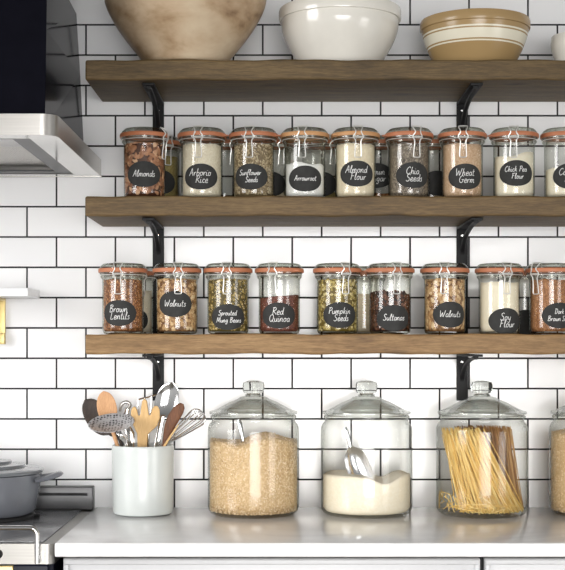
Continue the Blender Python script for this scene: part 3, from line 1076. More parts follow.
o = bowl_mesh(bprof([(.080, 0), (.095, .003), (.113, .024), (.142, .060), (.169, .098), (.190, .138), (.197, .165), (.1955, .182)]), .012).build(
    'wooden_bowl', M['bowlwood'], loc=((185.5 - CX) / sB, -0.2005, ZB))
tag(o, 'large turned wooden bowl with mottled bleached grain, on the highest shelf', 'bowl', 'bowls on the highest shelf')
bw = o
sW = FOC / (DIST - 0.17)
o = bowl_mesh(bprof([(.085, 0), (.096, .004), (.112, .030), (.130, .062), (.141, .090), (.144, .112), (.1445, .118)]) +
              [(.1490, .1185), (.1500, .124), (.1500, .140), (.1485, .1455), (.145, .147)], .009).build(
    'mixing_bowl', M['white_ceramic'], loc=((340 - CX) / sW, -0.165, ZB))
tag(o, 'glossy white mixing bowl with a thick rim band, between wooden and banded bowls', 'bowl', 'bowls on the highest shelf')
o = bowl_mesh(bprof([(.082, 0), (.092, .003), (.103, .022), (.117, .050), (.127, .078), (.1305, .094)]) +
              [(.1335, .0955), (.1345, .099), (.1345, .113), (.1325, .118), (.129, .119)], .008).build(
    'mixing_bowl', M['stripes'], loc=((475.2 - CX) / sW, -0.165, ZB))
tag(o, 'mustard stoneware mixing bowl with cream bands, on the highest shelf', 'bowl', 'bowls on the highest shelf')
o = bowl_mesh(bprof([(.050, 0), (.056, .002), (.0585, .014), (.0595, .026), (.0655, .044), (.0685, .062), (.068, .074), (.066, .082)]), .006).build(
    'small_bowl', M['white_ceramic'], loc=((579.5 - CX) / sW, -0.165, ZB))
tag(o, 'small white ceramic pot cut off by the photo edge, past the banded bowl', 'bowl', 'bowls on the highest shelf')

# ------------------------------------------------------------------ worktop and cabinets
XC = -0.4815
o = MB().box(XC, XR, -0.62, -0.001, COUNTER - 0.030, COUNTER, 0.004).build('worktop', M['marble'])
tag(o, 'white marble worktop with faint grey veins, under the glass canisters', 'worktop')


def cabinet(x0, x1, label):
    e = empty('base_cabinet', ((x0 + x1) / 2, -0.3, 0), label, 'cabinet', 'pale grey base cabinets')
    h = (x1 - x0) / 2
    zt = COUNTER - 0.0305
    MB().box(-h, h, -0.262, 0.297, 0.12, zt).build('carcass', M['gap'], e, 0)
    MB().box(-h, h, -0.225, 0.297, 0.0, 0.119).build('plinth', M['cabinet'], e, 0)

    def front(name, a, b, z0, z1):
        m = MB().box(a, b, -0.286, -0.263, z0, z1, 0.0025)
        fw = 0.012
        for q in ((a + .002, b - .002, z1 - fw, z1 - .002), (a + .002, b - .002, z0 + .002, z0 + fw), (a + .002, a + fw, z0 + fw, z1 - fw), (b - fw, b - .002, z0 + fw, z1 - fw)):
            m.box(q[0], q[1], -0.2905, -0.285, q[2], q[3], 0.0015)
        return m.build(name, M['cabinet'], e)
    front('drawer', -h + .004, h - .004, zt - 0.165, zt - 0.008)
    front('door', -h + .004, -.003, 0.125, zt - 0.171)
    front('door', .003, h - .004, 0.125, zt - 0.171)
    return e


cabinet(-0.4725, 0.4265, 'pale grey base cabinet with wide drawer, under the rice and flour canisters')
cabinet(0.4275, XR, 'pale grey base cabinet under the right end of the worktop, past pasta canister')

# ------------------------------------------------------------------ big glass canisters
YJ = -0.135
sJ = FOC / (DIST + YJ)
can_prof = [(0, .006), (.080, .0055), (.092, .0008), (.098, .0), (.106, .004), (.1115, .012), (.1132, .022), (.1132, .060), (.1132, .110), (.1132, .160), (.1132, .206), (.1125, .214), (.1085, .2225), (.1035, .228), (.1020, .233),
            (.1030, .2365), (.1062, .2385), (.1065, .2425), (.1030, .245), (.0985, .245), (.0975, .240)]
clid_prof = [(0, .2915), (.020, .2915), (.0340, .2885), (.0360, .2860), (.0400, .2835), (.060, .2755), (.075, .2675), (.0905, .2595), (.0995, .2555), (.1085, .2535), (.1095, .2505), (.1085, .2475), (.099, .2462),
             (.094, .2462), (.0925, .242), (.088, .244), (.078, .2595), (.060, .2690), (.038, .2790), (.020, .2830), (0, .2835)]
knob_prof = [(0, .2916), (.016, .2916), (.0215, .2924), (.0205, .2945), (.0165, .2960), (.0165, .2975), (.0235, .2995), (.0265, .3040), (.0270, .3180), (.0245, .3255), (.0130, .3292), (0, .3297)]
ME_CAN = shared(MB().lathe(can_prof, 72), 'glass_body', M['bigjar'])
ME_CLID = shared(MB().lathe(clid_prof, 72), 'glass_lid', M['biglid'])
ME_KNOB = shared(MB().lathe(knob_prof, 12), 'lid_knob', M['knobglass'], smooth=20)


def canister(px, label):
    e = empty('glass_canister', ((px - CX) / sJ, YJ, COUNTER + 0.0005), label, 'canister', 'glass canisters on the worktop')
    link(bpy.data.objects.new('glass_body', ME_CAN), e)
    lid = link(bpy.data.objects.new('glass_lid', ME_CLID), e)
    link(bpy.data.objects.new('lid_knob', ME_KNOB), lid)
    return e


cans = [canister(253.5, 'glass canister of brown rice on the worktop, beside the utensil crock'),
        canister(366.5, 'glass canister half full of flour with a steel scoop inside'),
        canister(482, 'glass canister of long pasta on the worktop'),
        canister(595.5, 'glass canister of pale grain at the right edge of the photo')]
FB = 0.1078
cl = lambda c: (c.location.x, c.location.y, c.location.z)
zof = lambda py: EYE - (py - HOR) / sJ - COUNTER
fill('brown_rice_fill', FOOD['brown_rice'], cl(cans[0]), FB, .0085,
     lambda x, y: zof(440.5) + .0035 * math.sin(x * 42 + 1.0) + .010 * math.exp(-((x - .045) / .04) ** 2) - .006 * math.exp(-((x + .03) / .02) ** 2) + .004 * math.sin(70 * y),
     'brown rice heaped in the canister beside the utensil crock', 'rice', grains=6500, size=(.0032, .0013, .0012), base_tone=0.25, top_share=.12)
fill('flour_fill', FOOD['pale_flour'], cl(cans[1]), FB, .0085,
     lambda x, y: zof(474.5) - .016 * math.exp(-((x - .04) / .03) ** 2) + .006 * math.exp(-((x - .085) / .022) ** 2) + .004 * math.exp(-((x + .05) / .04) ** 2) + .0015 * math.sin(60 * y + 30 * x),
     'pale flour lying in soft slopes in the canister with the scoop', 'flour', base_tone=0.4, rough=0.0002)
fill('grain_fill', FOOD['pale_rice'], cl(cans[3]), FB, .0085, lambda x, y: zof(432.5) + .003 * math.sin(50 * x + 1) * math.cos(40 * y),
     'pale grain in the canister at the right edge of the photo', 'grain', grains=6000, size=(.0026, .0015, .0014), base_tone=0.3, top_share=.1)


def strands(name, m, loc, ends, label, cat, r=0.00115, seg=5):
    V, F, T = [], [], []
    for a, b, bow, tone in ends:
        a, b = np.array(a), np.array(b)
        n = 7
        path = []
        for i in range(n):
            t = i / (n - 1)
            p = a + (b - a) * t + np.array(bow) * (4 * t * (1 - t))
            q = math.hypot(p[0], p[1])
            if q > 0.1065:
                p[:2] *= 0.1065 / q
            path.append(Vector(p))
        mb = MB().tube(path, r, seg)
        base = len(V)
        V += [tuple(v) for v in mb.v]
        F += [tuple(i + base for i in f) for f in mb.f]
        T += [tone] * len(mb.v)
    me = bpy.data.meshes.new(name)
    me.from_pydata(V, [], F)
    me.shade_smooth()
    at_ = me.attributes.new('tone', 'FLOAT', 'POINT')
    at_.data.foreach_set('value', np.array(T, dtype=np.float32))
    me.materials.append(m)
    o = link(bpy.data.objects.new(name, me))
    o.location = loc
    return tag(o, label, cat, None, 'stuff')


U = RNG.uniform
gold = []
for k in range(330):
    t = U(0, 1)
    xa = -0.101 + 0.085 * t + U(-.006, .006)
    xb = -0.062 + 0.148 * t ** 0.9 + U(-.014, .014)
    ya = -.012 - (math.sqrt(max(.0, .104 ** 2 - xa ** 2)) - .012) * U(.05, 1)
    yb = -.014 - (math.sqrt(max(.0, .104 ** 2 - xb ** 2)) - .014) * U(.1, 1.0)
    gold.append(((xa, ya, U(.196, .216)), (xb, yb, U(.010, .016)), (U(-.006, .004), U(-.006, .001), 0), U(.2, .95)))
for k in range(110):                                  # broken ends lying at the bottom
    a = U(PI + .45, 2 * PI - .45); q = .103 * math.sqrt(U(.3, 1)); b = U(PI + .45, 2 * PI - .45); b = a + max(-.8, min(.8, b - a)); q2 = .103 * math.sqrt(U(.3, 1))
    gold.append(((q * math.cos(a), q * math.sin(a), U(.010, .030)), (q2 * math.cos(b), q2 * math.sin(b), U(.010, .034)), (U(-.02, .02), U(-.02, .003), U(0, .012)), U(.3, .9)))
for k in range(34):                                   # curls pressed to the glass, lower left
    a = U(PI * .75, PI * 1.45); b = a + U(-.45, .45)
    gold.append(((.106 * math.cos(a), .106 * math.sin(a), U(.012, .055)), (.106 * math.cos(b), .106 * math.sin(b), U(.012, .06)), (0, 0, U(-.008, .008)), U(.3, .9)))
strands('golden_spaghetti', FOOD['pasta_gold'], cl(cans[2]), gold, 'golden spaghetti leaning from upper left to lower right in the pasta canister', 'pasta')
brown = []
for k in range(330):
    t = U(0, 1)
    xa = -0.060 + 0.128 * t + U(-.006, .006)
    xb = -0.005 + 0.098 * t + U(-.012, .012)
    ya = -.008 + (math.sqrt(max(.0, .100 ** 2 - xa ** 2)) * .8) * U(0, 1) ** 1.5
    yb = -.008 + (math.sqrt(max(.0, .100 ** 2 - xb ** 2)) * .8) * U(0, 1) ** 1.5
    brown.append(((xa, ya, U(.204, .217)), (xb, yb, U(.011, .016)), (U(-.004, .004), U(0, .004), 0), U(.05, .5) + .45 * t ** 3))
strands('brown_spaghetti', FOOD['pasta_brown'], cl(cans[2]), brown, 'darker brown spaghetti standing upright behind the golden strands in the pasta canister', 'pasta')


# scoops in the canisters
def scoop(base, hdir, hlen, R0, blen, label, bdir=(.4, 0, -1), bowl=True):
    """A steel scoop: rounded trough bowl and a rod handle; base is where they meet."""
    e = empty('metal_scoop', base, label, 'scoop')
    d = Vector(hdir).normalized()
    hw = 0.0052
    MB().sweep([d * 0.0, d * (hlen * .3), d * (hlen * .8), d * hlen], [hw * .8, hw, hw * 1.25, hw * .6], [.0025, .003, .003, .002], seg=10).build('handle', M['scoop'], e)
    if bowl:
        b = Vector(bdir).normalized()
        P = [b * (blen * t) for t in (-.06, .03, .12, .25, .45, .7, .9, 1.0)]
        w = [R0 * q for q in (.18, .30, .62, .86, .98, 1, .93, .80)]
        dd = [R0 * q for q in (.0, .10, .28, .42, .50, .48, .40, .30)]
        MB().sweep(P, w, [.0009] * 8, normal=(.25, -1, .15), dish=dd, seg=24).build('scoop_bowl', M['scoop'], e)
    return e


p1 = at(350.5, 447, YJ - .025)
scoop(p1, (-.26, .1, 1), .050, .031, .092, 'steel scoop standing in the flour canister, its bowl half buried')
p2 = at(243, 441, YJ - .05)
scoop(p2, (-.20, .1, 1), .055, .02, .05, 'steel scoop handle sticking out of the brown rice')

# ------------------------------------------------------------------ utensil crock
YC = -0.135
sC = FOC / (DIST + YC)
xc = (143 - CX) / sC
o = MB().lathe([(0, .0), (.066, .0), (.0725, .003), (.0745, .010), (.0750, .05), (.0763, .12), (.0770, .160), (.0768, .166), (.0755, .1695), (.0735, .1705), (.0715, .1690), (.0708, .160), (.0690, .015), (.060, .009), (0, .008)], 80).build(
    'utensil_crock', M['crock'], loc=(xc, YC, COUNTER + .0005))
tag(o, 'pale glazed cylindrical crock holding kitchen utensils, on the worktop', 'crock')
ZIN = COUNTER + .019
GU = 'kitchen utensils in the crock'


def spoon(name, m, tip, neck, foot, W, T, dish, label, cat, handle_w=.0042, handle_t=None, wide=None, via=None, nrm=(0, -1, 0)):
    """Oval bowl from tip to neck, then a handle down to its foot inside the crock."""
    tip, neck, foot = Vector(tip), Vector(neck), Vector(foot)
    e = empty(name, foot, label, cat, GU)
    n = 18
    P, w, t, d = [], [], [], []
    for i in range(n + 1):
        s = i / n
        u = 1 - 2 * s
        P.append(tip + (neck - tip) * s - foot)
        ww = W * math.sqrt(max(0.0, 1 - abs(u) ** 2.1))
        if wide:
            ww *= 1 + wide * u
        ww = max(ww, handle_w if s > .5 else W * .12)
        w.append(ww)
        t.append(T * (1 if s < .9 else 1.2))
        d.append(dish * (ww / W) ** 2 if ww > handle_w * 1.2 else 0)
    MB().sweep(P, w, t, normal=nrm, dish=d, seg=20).build('spoon_bowl', m, e)
    ht = handle_t or handle_w
    k = [neck + (neck - tip).normalized() * -.004 - foot]
    mid = (Vector(via) if via else neck * .6 + foot * .4) - foot
    MB().sweep(smooth_path([k[0], mid, Vector((0, 0, 0))], 5), [handle_w * .9] + [handle_w] * 9 + [handle_w * 1.1], ht, normal=nrm, seg=12).build('handle', m, e)
    return e


def crock_in(px, y):
    v = at(px, 510, y)
    v.z = ZIN
    return v


def entry(px, py, y):
    return at(px, py, y)


spoon('wooden_spoon', M['wood_dark'], at(85.5, 400, -.062), at(109, 434, -.108), crock_in(128, -.125), .0300, .0035, .006,
      'dark wooden spoon at the left of the crock, half hidden by the pale spoon', 'spoon', .0045, via=at(121.8, 445, -.116))
spoon('wooden_spoon', M['wood_light'], at(103.5, 391.5, -.118), at(110.5, 425, -.134), crock_in(138, -.165), .0245, .004, .007,
      'pale beech wooden spoon standing in the crock, above the skimmer', 'spoon', .0048)
spoon('steel_spoon', M['chrome'], at(172, 382.5, -.118), at(162, 418, -.125), crock_in(146, -.120), .0290, .0012, .008,
      'large shiny steel serving spoon, tallest in the crock', 'spoon', .0068, .0013, wide=-.12)

# skimmer: a perforated shallow dish tilted towards the front
e = empty('skimmer', crock_in(136, -.185), 'perforated steel skimmer with round dish, lying over the left of the crock', 'skimmer', GU)
SK = NT('perforated_steel')
_tc = SK.n('ShaderNodeTexCoord')
_vo = SK.n('ShaderNodeTexVoronoi', i_Scale=130.0)
_vo.inputs['Randomness'].default_value = 0.35
SK.l(_tc.outputs['Object'], _vo.inputs['Vector'])
_r = ramp_node(SK, [(0.26, (0.04, 0.04, 0.045, 1)), (0.46, (0.60, 0.60, 0.62, 1))])
SK.l(_vo.outputs['Distance'], _r.inputs['Fac'])
_p = SK.n('ShaderNodeBsdfPrincipled', i_Metallic=0.35, i_Roughness=0.3)
SK.l(_r.outputs['Color'], _p.inputs['Base Color'])
SK.l(_p.outputs['BSDF'], SK.out.inputs['Surface'])
R = .0560
dish = MB().lathe([(0, -.011), (.012, -.0105), (.025, -.0085), (.038, -.005), (.048, -.001), (.0525, .002), (R, .0026), (R, .0038), (.052, .0035), (.047, .0008), (.037, -.0032), (.024, -.0066), (.012, -.0086), (0, -.009)], 56)
do = dish.build('perforated_dish', SK.m, e)
cpos = at(111.5, 424.0, -.207) - e.location
do.location = cpos
do.rotation_euler = (math.radians(21), math.radians(-3), 0)
hp = [cpos + Vector((.014, .010, -.014)), cpos + Vector((.022, .004, -.030)), at(126, 447, -.190) - e.location, Vector((0, 0, 0))]
MB().sweep(smooth_path(hp, 5), [.006] * 16, [.0018] * 16, seg=10).build('handle', M['steel_v'], e)

# steel tool with a turned-over hanging end
e = empty('steel_ladle', crock_in(134, -.100), 'steel tool handle with a hooked end, between pale spoon and wooden fork', 'utensil', GU)
q = [at(119.5, 411, -.102), at(121.5, 404.5, -.104), at(126, 402, -.102), at(130, 404.5, -.100), at(128, 409, -.098)]
q = [a - e.location for a in q]
MB().tube(smooth_path(q, 5), .0042, 10).build('hook', M['steel'], e)
MB().sweep([at(127.5, 408, -.098) - e.location, at(124.5, 420, -.100) - e.location, at(130, 434, -.112) - e.location, at(131, 448, -.108) - e.location, Vector((0, 0, 0))],
           [.0065, .0065, .0115, .0100, .005], [.003, .003, .0022, .002, .002], seg=12).build('handle', M['steel_v'], e)

# wooden fork cut from one flat board
outline = [(137.5, 449), (137, 434), (133.5, 426), (131, 418), (130.8, 411), (132.5, 407), (135.2, 406.5), (137, 410), (138.2, 415.5), (140, 415.8), (141, 407), (142, 401), (144.5, 398.6), (147, 401), (147.8, 408), (148.8, 415.2),
           (150.6, 415), (152, 409), (154.5, 405.8), (157.6, 406), (159.6, 410), (159.8, 418), (157, 426), (151.5, 431), (147.5, 435), (146.5, 449)]
base = crock_in(141, -.150)
pts = [at(a, b, -.158) - base for a, b in outline]
foot = [Vector((.009, -.004, 0)), Vector((-.009, -.004, 0))]
pts = pts + foot
o = MB().prism(pts, .0065, (0, 1, 0)).build('wooden_fork', M['wood_yellow'], None, 30, loc=base)
bevel_mod(o, .0022, 3)
tag(o, 'pale yellow wooden fork with three blunt prongs, standing mid-crock', 'fork', GU)

# slotted turner: a wire frame with bars
e = empty('slotted_turner', crock_in(147, -.105), 'dark steel slotted turner with square head, behind the wooden fork', 'turner', GU)
yt = -.112
fr = [at(138.8, 412, yt), at(138.2, 402, yt), at(139.5, 399.3, yt), (at(148, 397.2, yt)), at(157, 395, yt), at(158.8, 397, yt), at(157.5, 412, yt), at(153.5, 424, yt), at(148.5, 430, yt), at(143, 424, yt)]
fr = [a - e.location for a in fr]
MB().tube(smooth_path(fr, 4, True), .0021, 8, closed=True).build('frame', M['steel_v'], e)
for a, b in ((145, 398), (151.5, 396.3)):
    MB().tube([at(a, b, yt) - e.location, at(148 + (a - 148) * .6, 427, yt) - e.location], .0020, 8).build('bar', M['steel_v'], e)
MB().sweep([at(148.5, 429, yt) - e.location, at(147.5, 448, -.108) - e.location, Vector((0, 0, 0))], .0042, .0018, seg=10).build('handle', M['steel_v'], e)

# brown spatula
b0 = crock_in(155, -.165)
pp = [at(182.2, 403.5, -.172), at(181, 406, -.172), at(178.5, 410, -.171), at(173.5, 418, -.170), at(169.3, 427, -.168), at(166.5, 436, -.167), at(164.2, 447, -.166), at(161, 465, -.166), b0]
o = MB().sweep([p - b0 for p in pp], [.004, .0105, .0138, .0150, .0125, .0085, .0058, .005, .005], [.002, .004, .0045, .0045, .0045, .0045, .0042, .004, .004], seg=18).build('wooden_spatula', M['wood_brown'], None, 60, loc=b0)
tag(o, 'reddish brown wooden spatula leaning to the right in the crock', 'spatula', GU)
# thin pale stick
b1 = crock_in(150, -.178)
o = MB().sweep([at(178.5, 424.5, -.176) - b1, at(170, 437, -.177) - b1, at(163, 448, -.178) - b1, Vector((0, 0, 0))], [.0018, .0026, .003, .003], seg=10).build('wooden_stick', M['wood_yellow'], None, 60, loc=b1)
tag(o, 'thin pale wooden stick in front of the brown spatula', 'stick', GU)
# balloon whisk leaning far to the right
e = empty('balloon_whisk', crock_in(150, -.125), 'steel wire whisk leaning far out over the right rim of the crock', 'whisk', GU)
neck = at(165.5, 443, -.126)
tipw = at(203, 413, -.126)
ax = (tipw - neck)
L = ax.length
d = ax.normalized()
s1 = d.cross(Vector((0, 1, 0))).normalized()
s2 = Vector((0, 1, 0))
wires = MB()
for k in range(5):
    a = PI * k / 5 + .2
    sd = s1 * math.cos(a) + s2 * math.sin(a)
    loop = []
    for i in range(33):
        t = -1 + 2 * i / 32
        h = (1 - abs(t)) ** .0 * 0
        th = PI * (i / 32)
        r = .0235 * math.sin(th) ** .8 if 0 < i < 32 else 0
        sgn = 1
        # a pear-shaped loop: up one side, over the tip, down the other
        u = i / 32
        along = L * (1 - abs(2 * u - 1) ** 2.2)
        wid = .0235 * (along / L) ** .75 * (1 if along < .8 * L else math.sqrt(max(0, 1 - ((along / L - .8) / .2) ** 2)))
        wid = wid * (1 if u < .5 else -1) + (.003 if u < .5 else -.003)
        loop.append(neck + d * along + sd * wid - e.location)
    wires.tube(loop, .0013, 6)
wires.build('wire_loops', M['chrome'], e)
MB().sweep([neck + d * .006 - e.location, neck - d * .01 - e.location, (neck * .5 + e.location * .5) - e.location, Vector((0, 0, 0))], [.0045, .006, .006, .005], seg=12).build('handle', M['steel_v'], e)

# ------------------------------------------------------------------ range cooker
XR0, XR1 = -1.38, -0.4850
RT = COUNTER - 0.002
e = empty('range_cooker', ((XR0 + XR1) / 2, -0.3, 0), 'wide range cooker with dark glass hob, steel edges and navy doors', 'cooker')
ex, ey = e.location.x, e.location.y
X0, X1 = XR0 - ex, XR1 - ex


def rounded_slab(x0, x1, y0, y1, z0, z1, r):
    pts = [(x0, y1, z0), (x0, y0, z0)]
    for k in range(9):
        a = -PI / 2 + PI / 2 * k / 8
        pts.append((x1 - r + r * math.cos(a), y0 + r + r * math.sin(a), z0))
    pts.append((x1, y1, z0))
    return MB().prism(pts, z1 - z0, (0, 0, 1))


YR = -0.60 - ey
rounded_slab(X0, X1, YR, -.002 - ey, .862, RT - .003, .018).build('steel_top', M['steel_range'], e)
MB().box(X0 + .02, X1 - .026, YR + .020, -.045 - ey, RT - .0029, RT, 0.0008).build('glass_hob', M['hob'], e)
MB().box(X0, X1 - .004, YR + .012, -.01 - ey, .12, .861).build('oven_body', M['navy'], e)
MB().box(X0 + .03, X1 - .03, YR + .05, -.02 - ey, .0, .1195).build('plinth', M['gap'], e)
for a, b in ((X0 + .01, -.005), (.005, X1 - .012)):
    dr = MB().box(a, b, YR - .004, YR + .0115, .16, .8608, .003).build('oven_door', M['navy'], e)
    bx1 = (14.5 - CX) / 470 - ex
    if b > bx1:
        MB().box(bx1 - .12, bx1, YR - .014, YR - .0042, .832, .8605, .002).build('brass_catch', M['brass'], dr)
g = MB().box(X0, X1 + .001, -.040 - ey, -.0015 - ey, RT, RT + .058, .002)
g.build('upstand', M['guard'], e)
MB().box(X0 + .02, X1 - .012, -.0425 - ey, -.0402 - ey, RT + .036, RT + .043).build('upstand_slot', M['gap'], e)
# hand rail along the front edge
zr, yr = .9425, YR - .022
xr = (37 - CX) / (FOC / (DIST - .622)) - ex
path = [Vector((X0 + .06, yr, .868)), Vector((X0 + .06, yr, .90))]
for k in range(7):
    a = PI - PI / 2 * k / 6
    path.append(Vector((X0 + .06 + .016 + .016 * math.cos(a), yr, zr - .016 + .016 * math.sin(a))))
for k in range(7):
    a = PI / 2 - PI / 2 * k / 6
    path.append(Vector((xr - .016 + .016 * math.cos(a), yr, zr - .016 + .016 * math.sin(a))))
path += [Vector((xr, yr, .90)), Vector((xr, yr, .868))]
rail = MB().tube(path, .0052, 12).build('hand_rail', M['chrome'], e)
for q in (X0 + .06, xr):
    MB().box(q - .006, q + .006, yr + .003, YR + .001, .868, .886, .002).build('rail_mount', M['chrome'], rail)
xk = (-1.5 - CX) / 470 - ex
for q in (xk - .36, xk - .24, xk - .12, xk):
    kb = MB().lathe([(0, .022), (.0075, .022), (.0090, .019), (.0100, 0)], 24).build('control_knob', M['rubber_black'], e)
    kb.rotation_euler = (PI / 2, 0, 0)
    kb.location = (q, YR, .884)

# pot and trivet
YP = -0.188
sP = FOC / (DIST + YP)
px_ = (-18 - CX) / sP
t = MB().lathe([(.085, .0), (.126, .0), (.128, .002), (.128, .006), (.126, .008), (.085, .008), (.085, 0)], 56)
for k in range(4):
    a = PI / 2 * k
    t.sweep([(.124 * math.cos(a), .124 * math.sin(a), .004), (.140 * math.cos(a), .140 * math.sin(a), .004)], .008, .004, normal=(0, 0, 1), seg=10)
o = t.build('trivet', M['rubber_black'], loc=(px_, YP, RT + .0003))
tag(o, 'black cast-iron trivet under the grey cooking pot', 'trivet')
e = empty('cooking_pot', (px_, YP, RT + .0087), 'grey enamel casserole pot with a stepped lid, on the hob', 'pot')
zp = lambda py: EYE - (py - HOR) / sP - (RT + .0087)
H = zp(473)
outer = bprof([(.108, 0), (.121, .002), (.130, .016), (.1355, .040), (.1405, .075), (.1432, H - .008), (.1445, H)])
bowl_mesh(outer, .006).build('pot_body', M['pot'], e)
lidp = [(.0, H + 0.0336), (.030, H + 0.0332), (.050, H + 0.0316), (.070, H + 0.0300), (.073, H + 0.0248), (.078, H + 0.0240), (.104, H + 0.0218), (.107, H + 0.0160), (.112, H + 0.0152), (.138, H + 0.0132), (.1475, H + 0.0104), (.1490, H + 0.0072),
        (.1475, H + 0.0024), (.140, H + 0.0004), (.134, H + 0.0004), (.130, H + 0.0064), (.09, H + 0.0144), (0, H + 0.0240)]
lid = MB().lathe(lidp, 72).build('pot_lid', M['pot_lid'], e)
MB().lathe([(0, H + .0585), (.016, H + .058), (.022, H + .054), (.020, H + .047), (.010, H + .042), (.010, H + .0338), (0, H + .0338)], 32).build('lid_knob', M['steel_v'], lid)
for s in (1, -1):
    hp = [(s * .138, -.045, H - .014), (s * .168, -.040, H - .008), (s * .184, -.020, H - .003), (s * .187, 0, H - .002), (s * .184, .020, H - .003), (s * .168, .040, H - .008), (s * .138, .045, H - .014)]
    MB().sweep(smooth_path(hp, 5), .0100, .0065, normal=(0, 0, 1), seg=12).build('side_handle', M['pot'], e)

# ------------------------------------------------------------------ extractor hood
HB, HT = EYE + 0.4334, EYE + 0.4775
XH = -0.467
e = empty('extractor_hood', (-0.93, -0.002, HB), 'steel extractor hood with a glossy black chimney, above the cooker', 'extractor hood')
hx = e.location.x
w0, w1 = -0.46, XH - hx
yf = -0.68


def ring_canopy():
    """Rounded steel band, open underneath."""
    def loop(ins, z, r):
        pts = [(w0 + ins, -.001, z)]
        for k in range(9):
            a = PI + PI / 2 * k / 8
            pts.append((w0 + ins + r + r * math.cos(a), yf + ins + r + r * math.sin(a), z))
        for k in range(9):
            a = -PI / 2 + PI / 2 * k / 8
            pts.append((w1 - ins - r + r * math.cos(a), yf + ins + r + r * math.sin(a), z))
        pts.append((w1 - ins, -.001, z))
        return pts
    A, B = loop(0, 0, .035), loop(0, HT - HB, .035)
    n = len(A)
    v = A + B
    f = [(k, (k + 1) % n, n + (k + 1) % n, n + k) for k in range(n)]
    f.append(tuple(range(n, 2 * n)))
    return MB().add(v, f), loop


mb, loop = ring_canopy()
mb.build('canopy', M['steel'], e)
A = loop(.001, .0012, .034)
# under-rim: polished plate with a rectangular opening, then filters set up inside it
ix0, ix1, iy0, iy1 = w0 + .065, w1 - .065, yf + .055, -.040
n = len(A)
vin = []
cxm, cym = (ix0 + ix1) / 2, (iy0 + iy1) / 2
for p in A:
    dx, dy = p[0] - cxm, p[1] - cym
    k = min(((ix1 - cxm) / abs(dx)) if dx else 9, ((iy1 - cym) / abs(dy)) if dy else 9)
    vin.append((cxm + dx * k, cym + dy * k, .0012))
# add exact inner corners by snapping nearest
for cx_, cy_ in ((ix0, iy0), (ix1, iy0), (ix0, iy1), (ix1, iy1)):
    j = min(range(n), key=lambda q: (vin[q][0] - cx_) ** 2 + (vin[q][1] - cy_) ** 2)
    vin[j] = (cx_, cy_, .0012)
f = [(k, (k + 1) % n, n + (k + 1) % n, n + k) for k in range(n)]
MB().add(A + vin, f).build('under_rim', M['steel_v'], e)
fr = MB()
fr.box(ix0 - .002, ix0 + .035, iy0 - .002, iy1 + .002, .003, .008)
fr.box(ix1 - .040, ix1 + .002, iy0 - .002, iy1 + .002, .003, .008)
fr.box(ix0 + .035, ix1 - .040, iy0 - .002, iy0 + .02, .003, .008)
fr.box(ix0 + .035, ix1 - .040, iy1 - .04, iy1 + .002, .003, .008)
fr.build('filter_frame', M['guard'], e)
fm = (ix0 + ix1) / 2
for a, b in ((ix0 + .036, fm - .002), (fm + .002, ix1 - .041)):
    MB().box(a, b, iy0 + .021, iy0 + .185, .012, .016, .001).build('lamp_cover', M['white_paint'], e)
    fl = MB().box(a, b, iy0 + .187, iy1 - .041, .018, .024)
    k = a + .012
    while k < b - .012:
        fl.box(k, k + .004, iy0 + .195, iy1 - .05, .0172, .0179)
        k += .006
    fl.build('grease_filter', M['steel'], e)
# chimney: glossy black box leaning back slightly
zt = 0.75
ch = MB()
bx = lambda px, k: (px - CX) / k - hx
kF, kBk = FOC / (DIST - .49), FOC / DIST
z_of = lambda py: EYE + (HOR - py) / 387.7 - HB
lv = [(HT - HB + .0005, bx(45, kF), bx(84.5, kBk)), (z_of(75), bx(46.5, kF), bx(80.3, kBk)), (z_of(14), bx(47.5, kF), bx(76.5, kBk)), (z_of(-10), bx(47.6, kF), bx(64, kBk)), (zt, bx(47.7, kF), bx(48, kBk))]
v = []
for z, a, b in lv:
    v += [(-a, -.489, z), (a, -.489, z), (b, -.0005, z), (-b, -.0005, z)]
f = [(0, 1, 2, 3), tuple(range(4 * (len(lv) - 1), 4 * len(lv)))]
for i in range(len(lv) - 1):
    for k in range(4):
        k2 = (k + 1) % 4
        f.append((4 * i + k, 4 * i + k2, 4 * i + 4 + k2, 4 * i + 4 + k))
ch.add(v, f).build('chimney', M['black_enamel'], e, 0)

# ------------------------------------------------------------------ white ledge over the cooker
kl = FOC / (DIST - .16)
xl = (28 - CX) / kl
e = empty('wall_ledge', (-.95, -.0005, EYE + .120), 'narrow white ledge on the tiles above the cooker, with a brass bracket', 'ledge')
MB().box(-.40, xl + .95, -.16, -.0005, 0, .0205, .0015).build('ledge_board', M['white_paint'], e)
xb = (5 - CX) / (FOC / (DIST - .012)) + .95
br = MB().box(xb - .022, xb, -.012, -.0005, -.118, -.0005, .0015)
br.box(xb - .022, xb, -.13, -.012, -.007, -.0005, .0015)
br.box(xb - .024, xb + .001, -.020, -.012, -.118, -.090, .002)
br.build('brass_bracket', M['brass'], e)

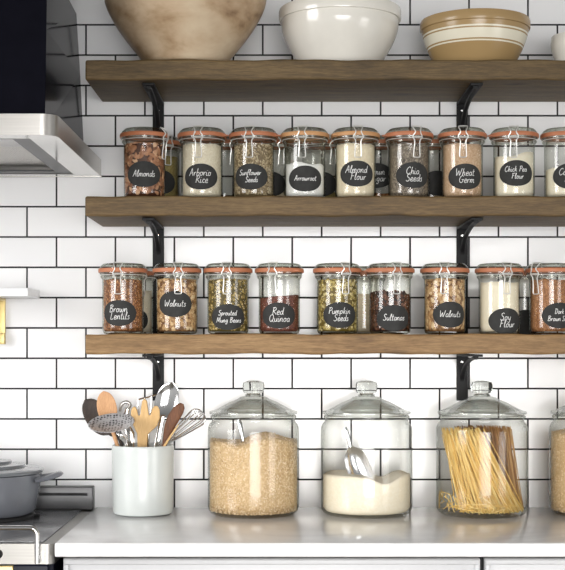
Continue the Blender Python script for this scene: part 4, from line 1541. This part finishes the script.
# ------------------------------------------------------------------ light
def area(name, loc, target, sx, sy, power, color=(1, 1, 1), spread=180):
    L_ = bpy.data.lights.new(name, 'AREA')
    L_.shape = 'RECTANGLE'
    L_.size, L_.size_y = sx, sy
    L_.energy = power
    L_.color = color
    L_.spread = math.radians(spread)
    o = bpy.data.objects.new(name, L_)
    o.location = loc
    o.rotation_euler = (Vector(target) - Vector(loc)).to_track_quat('-Z', 'Y').to_euler()
    return link(o)


area('window_light', (-3.2, -2.4, 1.75), (0, 0, .86), 1.6, 1.7, 11.5, (1.0, 0.985, 0.97), 60)
area('garden_door_light', (0.35, -4.6, 0.95), (0.05, 0, .84), 2.2, 2.0, 13, (1.0, 0.985, 0.97), 48)
area('side_window_light', (3.0, -2.9, 1.0), (0.1, 0, .95), 1.2, 1.6, 5, (1.0, 0.98, 0.95), 75)

W = bpy.data.worlds.new('soft_daylight')
W.use_nodes = True
SC.world = W
nt = W.node_tree
bg = nt.nodes['Background']
tcw = nt.nodes.new('ShaderNodeTexCoord')
sx = nt.nodes.new('ShaderNodeSeparateXYZ')
nt.links.new(tcw.outputs['Generated'], sx.inputs[0])
rw = nt.nodes.new('ShaderNodeValToRGB')
rw.color_ramp.elements[0].position = 0.3
rw.color_ramp.elements[0].color = (0.56, 0.555, 0.545, 1)
rw.color_ramp.elements[1].position = 0.9
rw.color_ramp.elements[1].color = (0.13, 0.13, 0.13, 1)
mrw = nt.nodes.new('ShaderNodeMapRange')
mrw.inputs['From Min'].default_value = -1
nt.links.new(sx.outputs['Z'], mrw.inputs['Value'])
nt.links.new(mrw.outputs[0], rw.inputs['Fac'])
nt.links.new(rw.outputs['Color'], bg.inputs['Color'])
bg.inputs['Strength'].default_value = 0.9

# ------------------------------------------------------------------ camera
cam = bpy.data.cameras.new('camera')
cam.sensor_width = 36
cam.sensor_fit = 'AUTO'
cam.lens = FOC / 570 * 36
cam.shift_y = (HOR - 285) / 570
co = link(bpy.data.objects.new('camera', cam))
co.location = (0, -DIST, EYE)
co.rotation_euler = (PI / 2, 0, 0)
SC.camera = co
SC.view_settings.view_transform = 'Standard'
SC.view_settings.look = 'None'
SC.view_settings.exposure = 0.16
SC.cycles.transparent_max_bounces = 32
SC.cycles.max_bounces = 12
SC.cycles.use_denoising = True
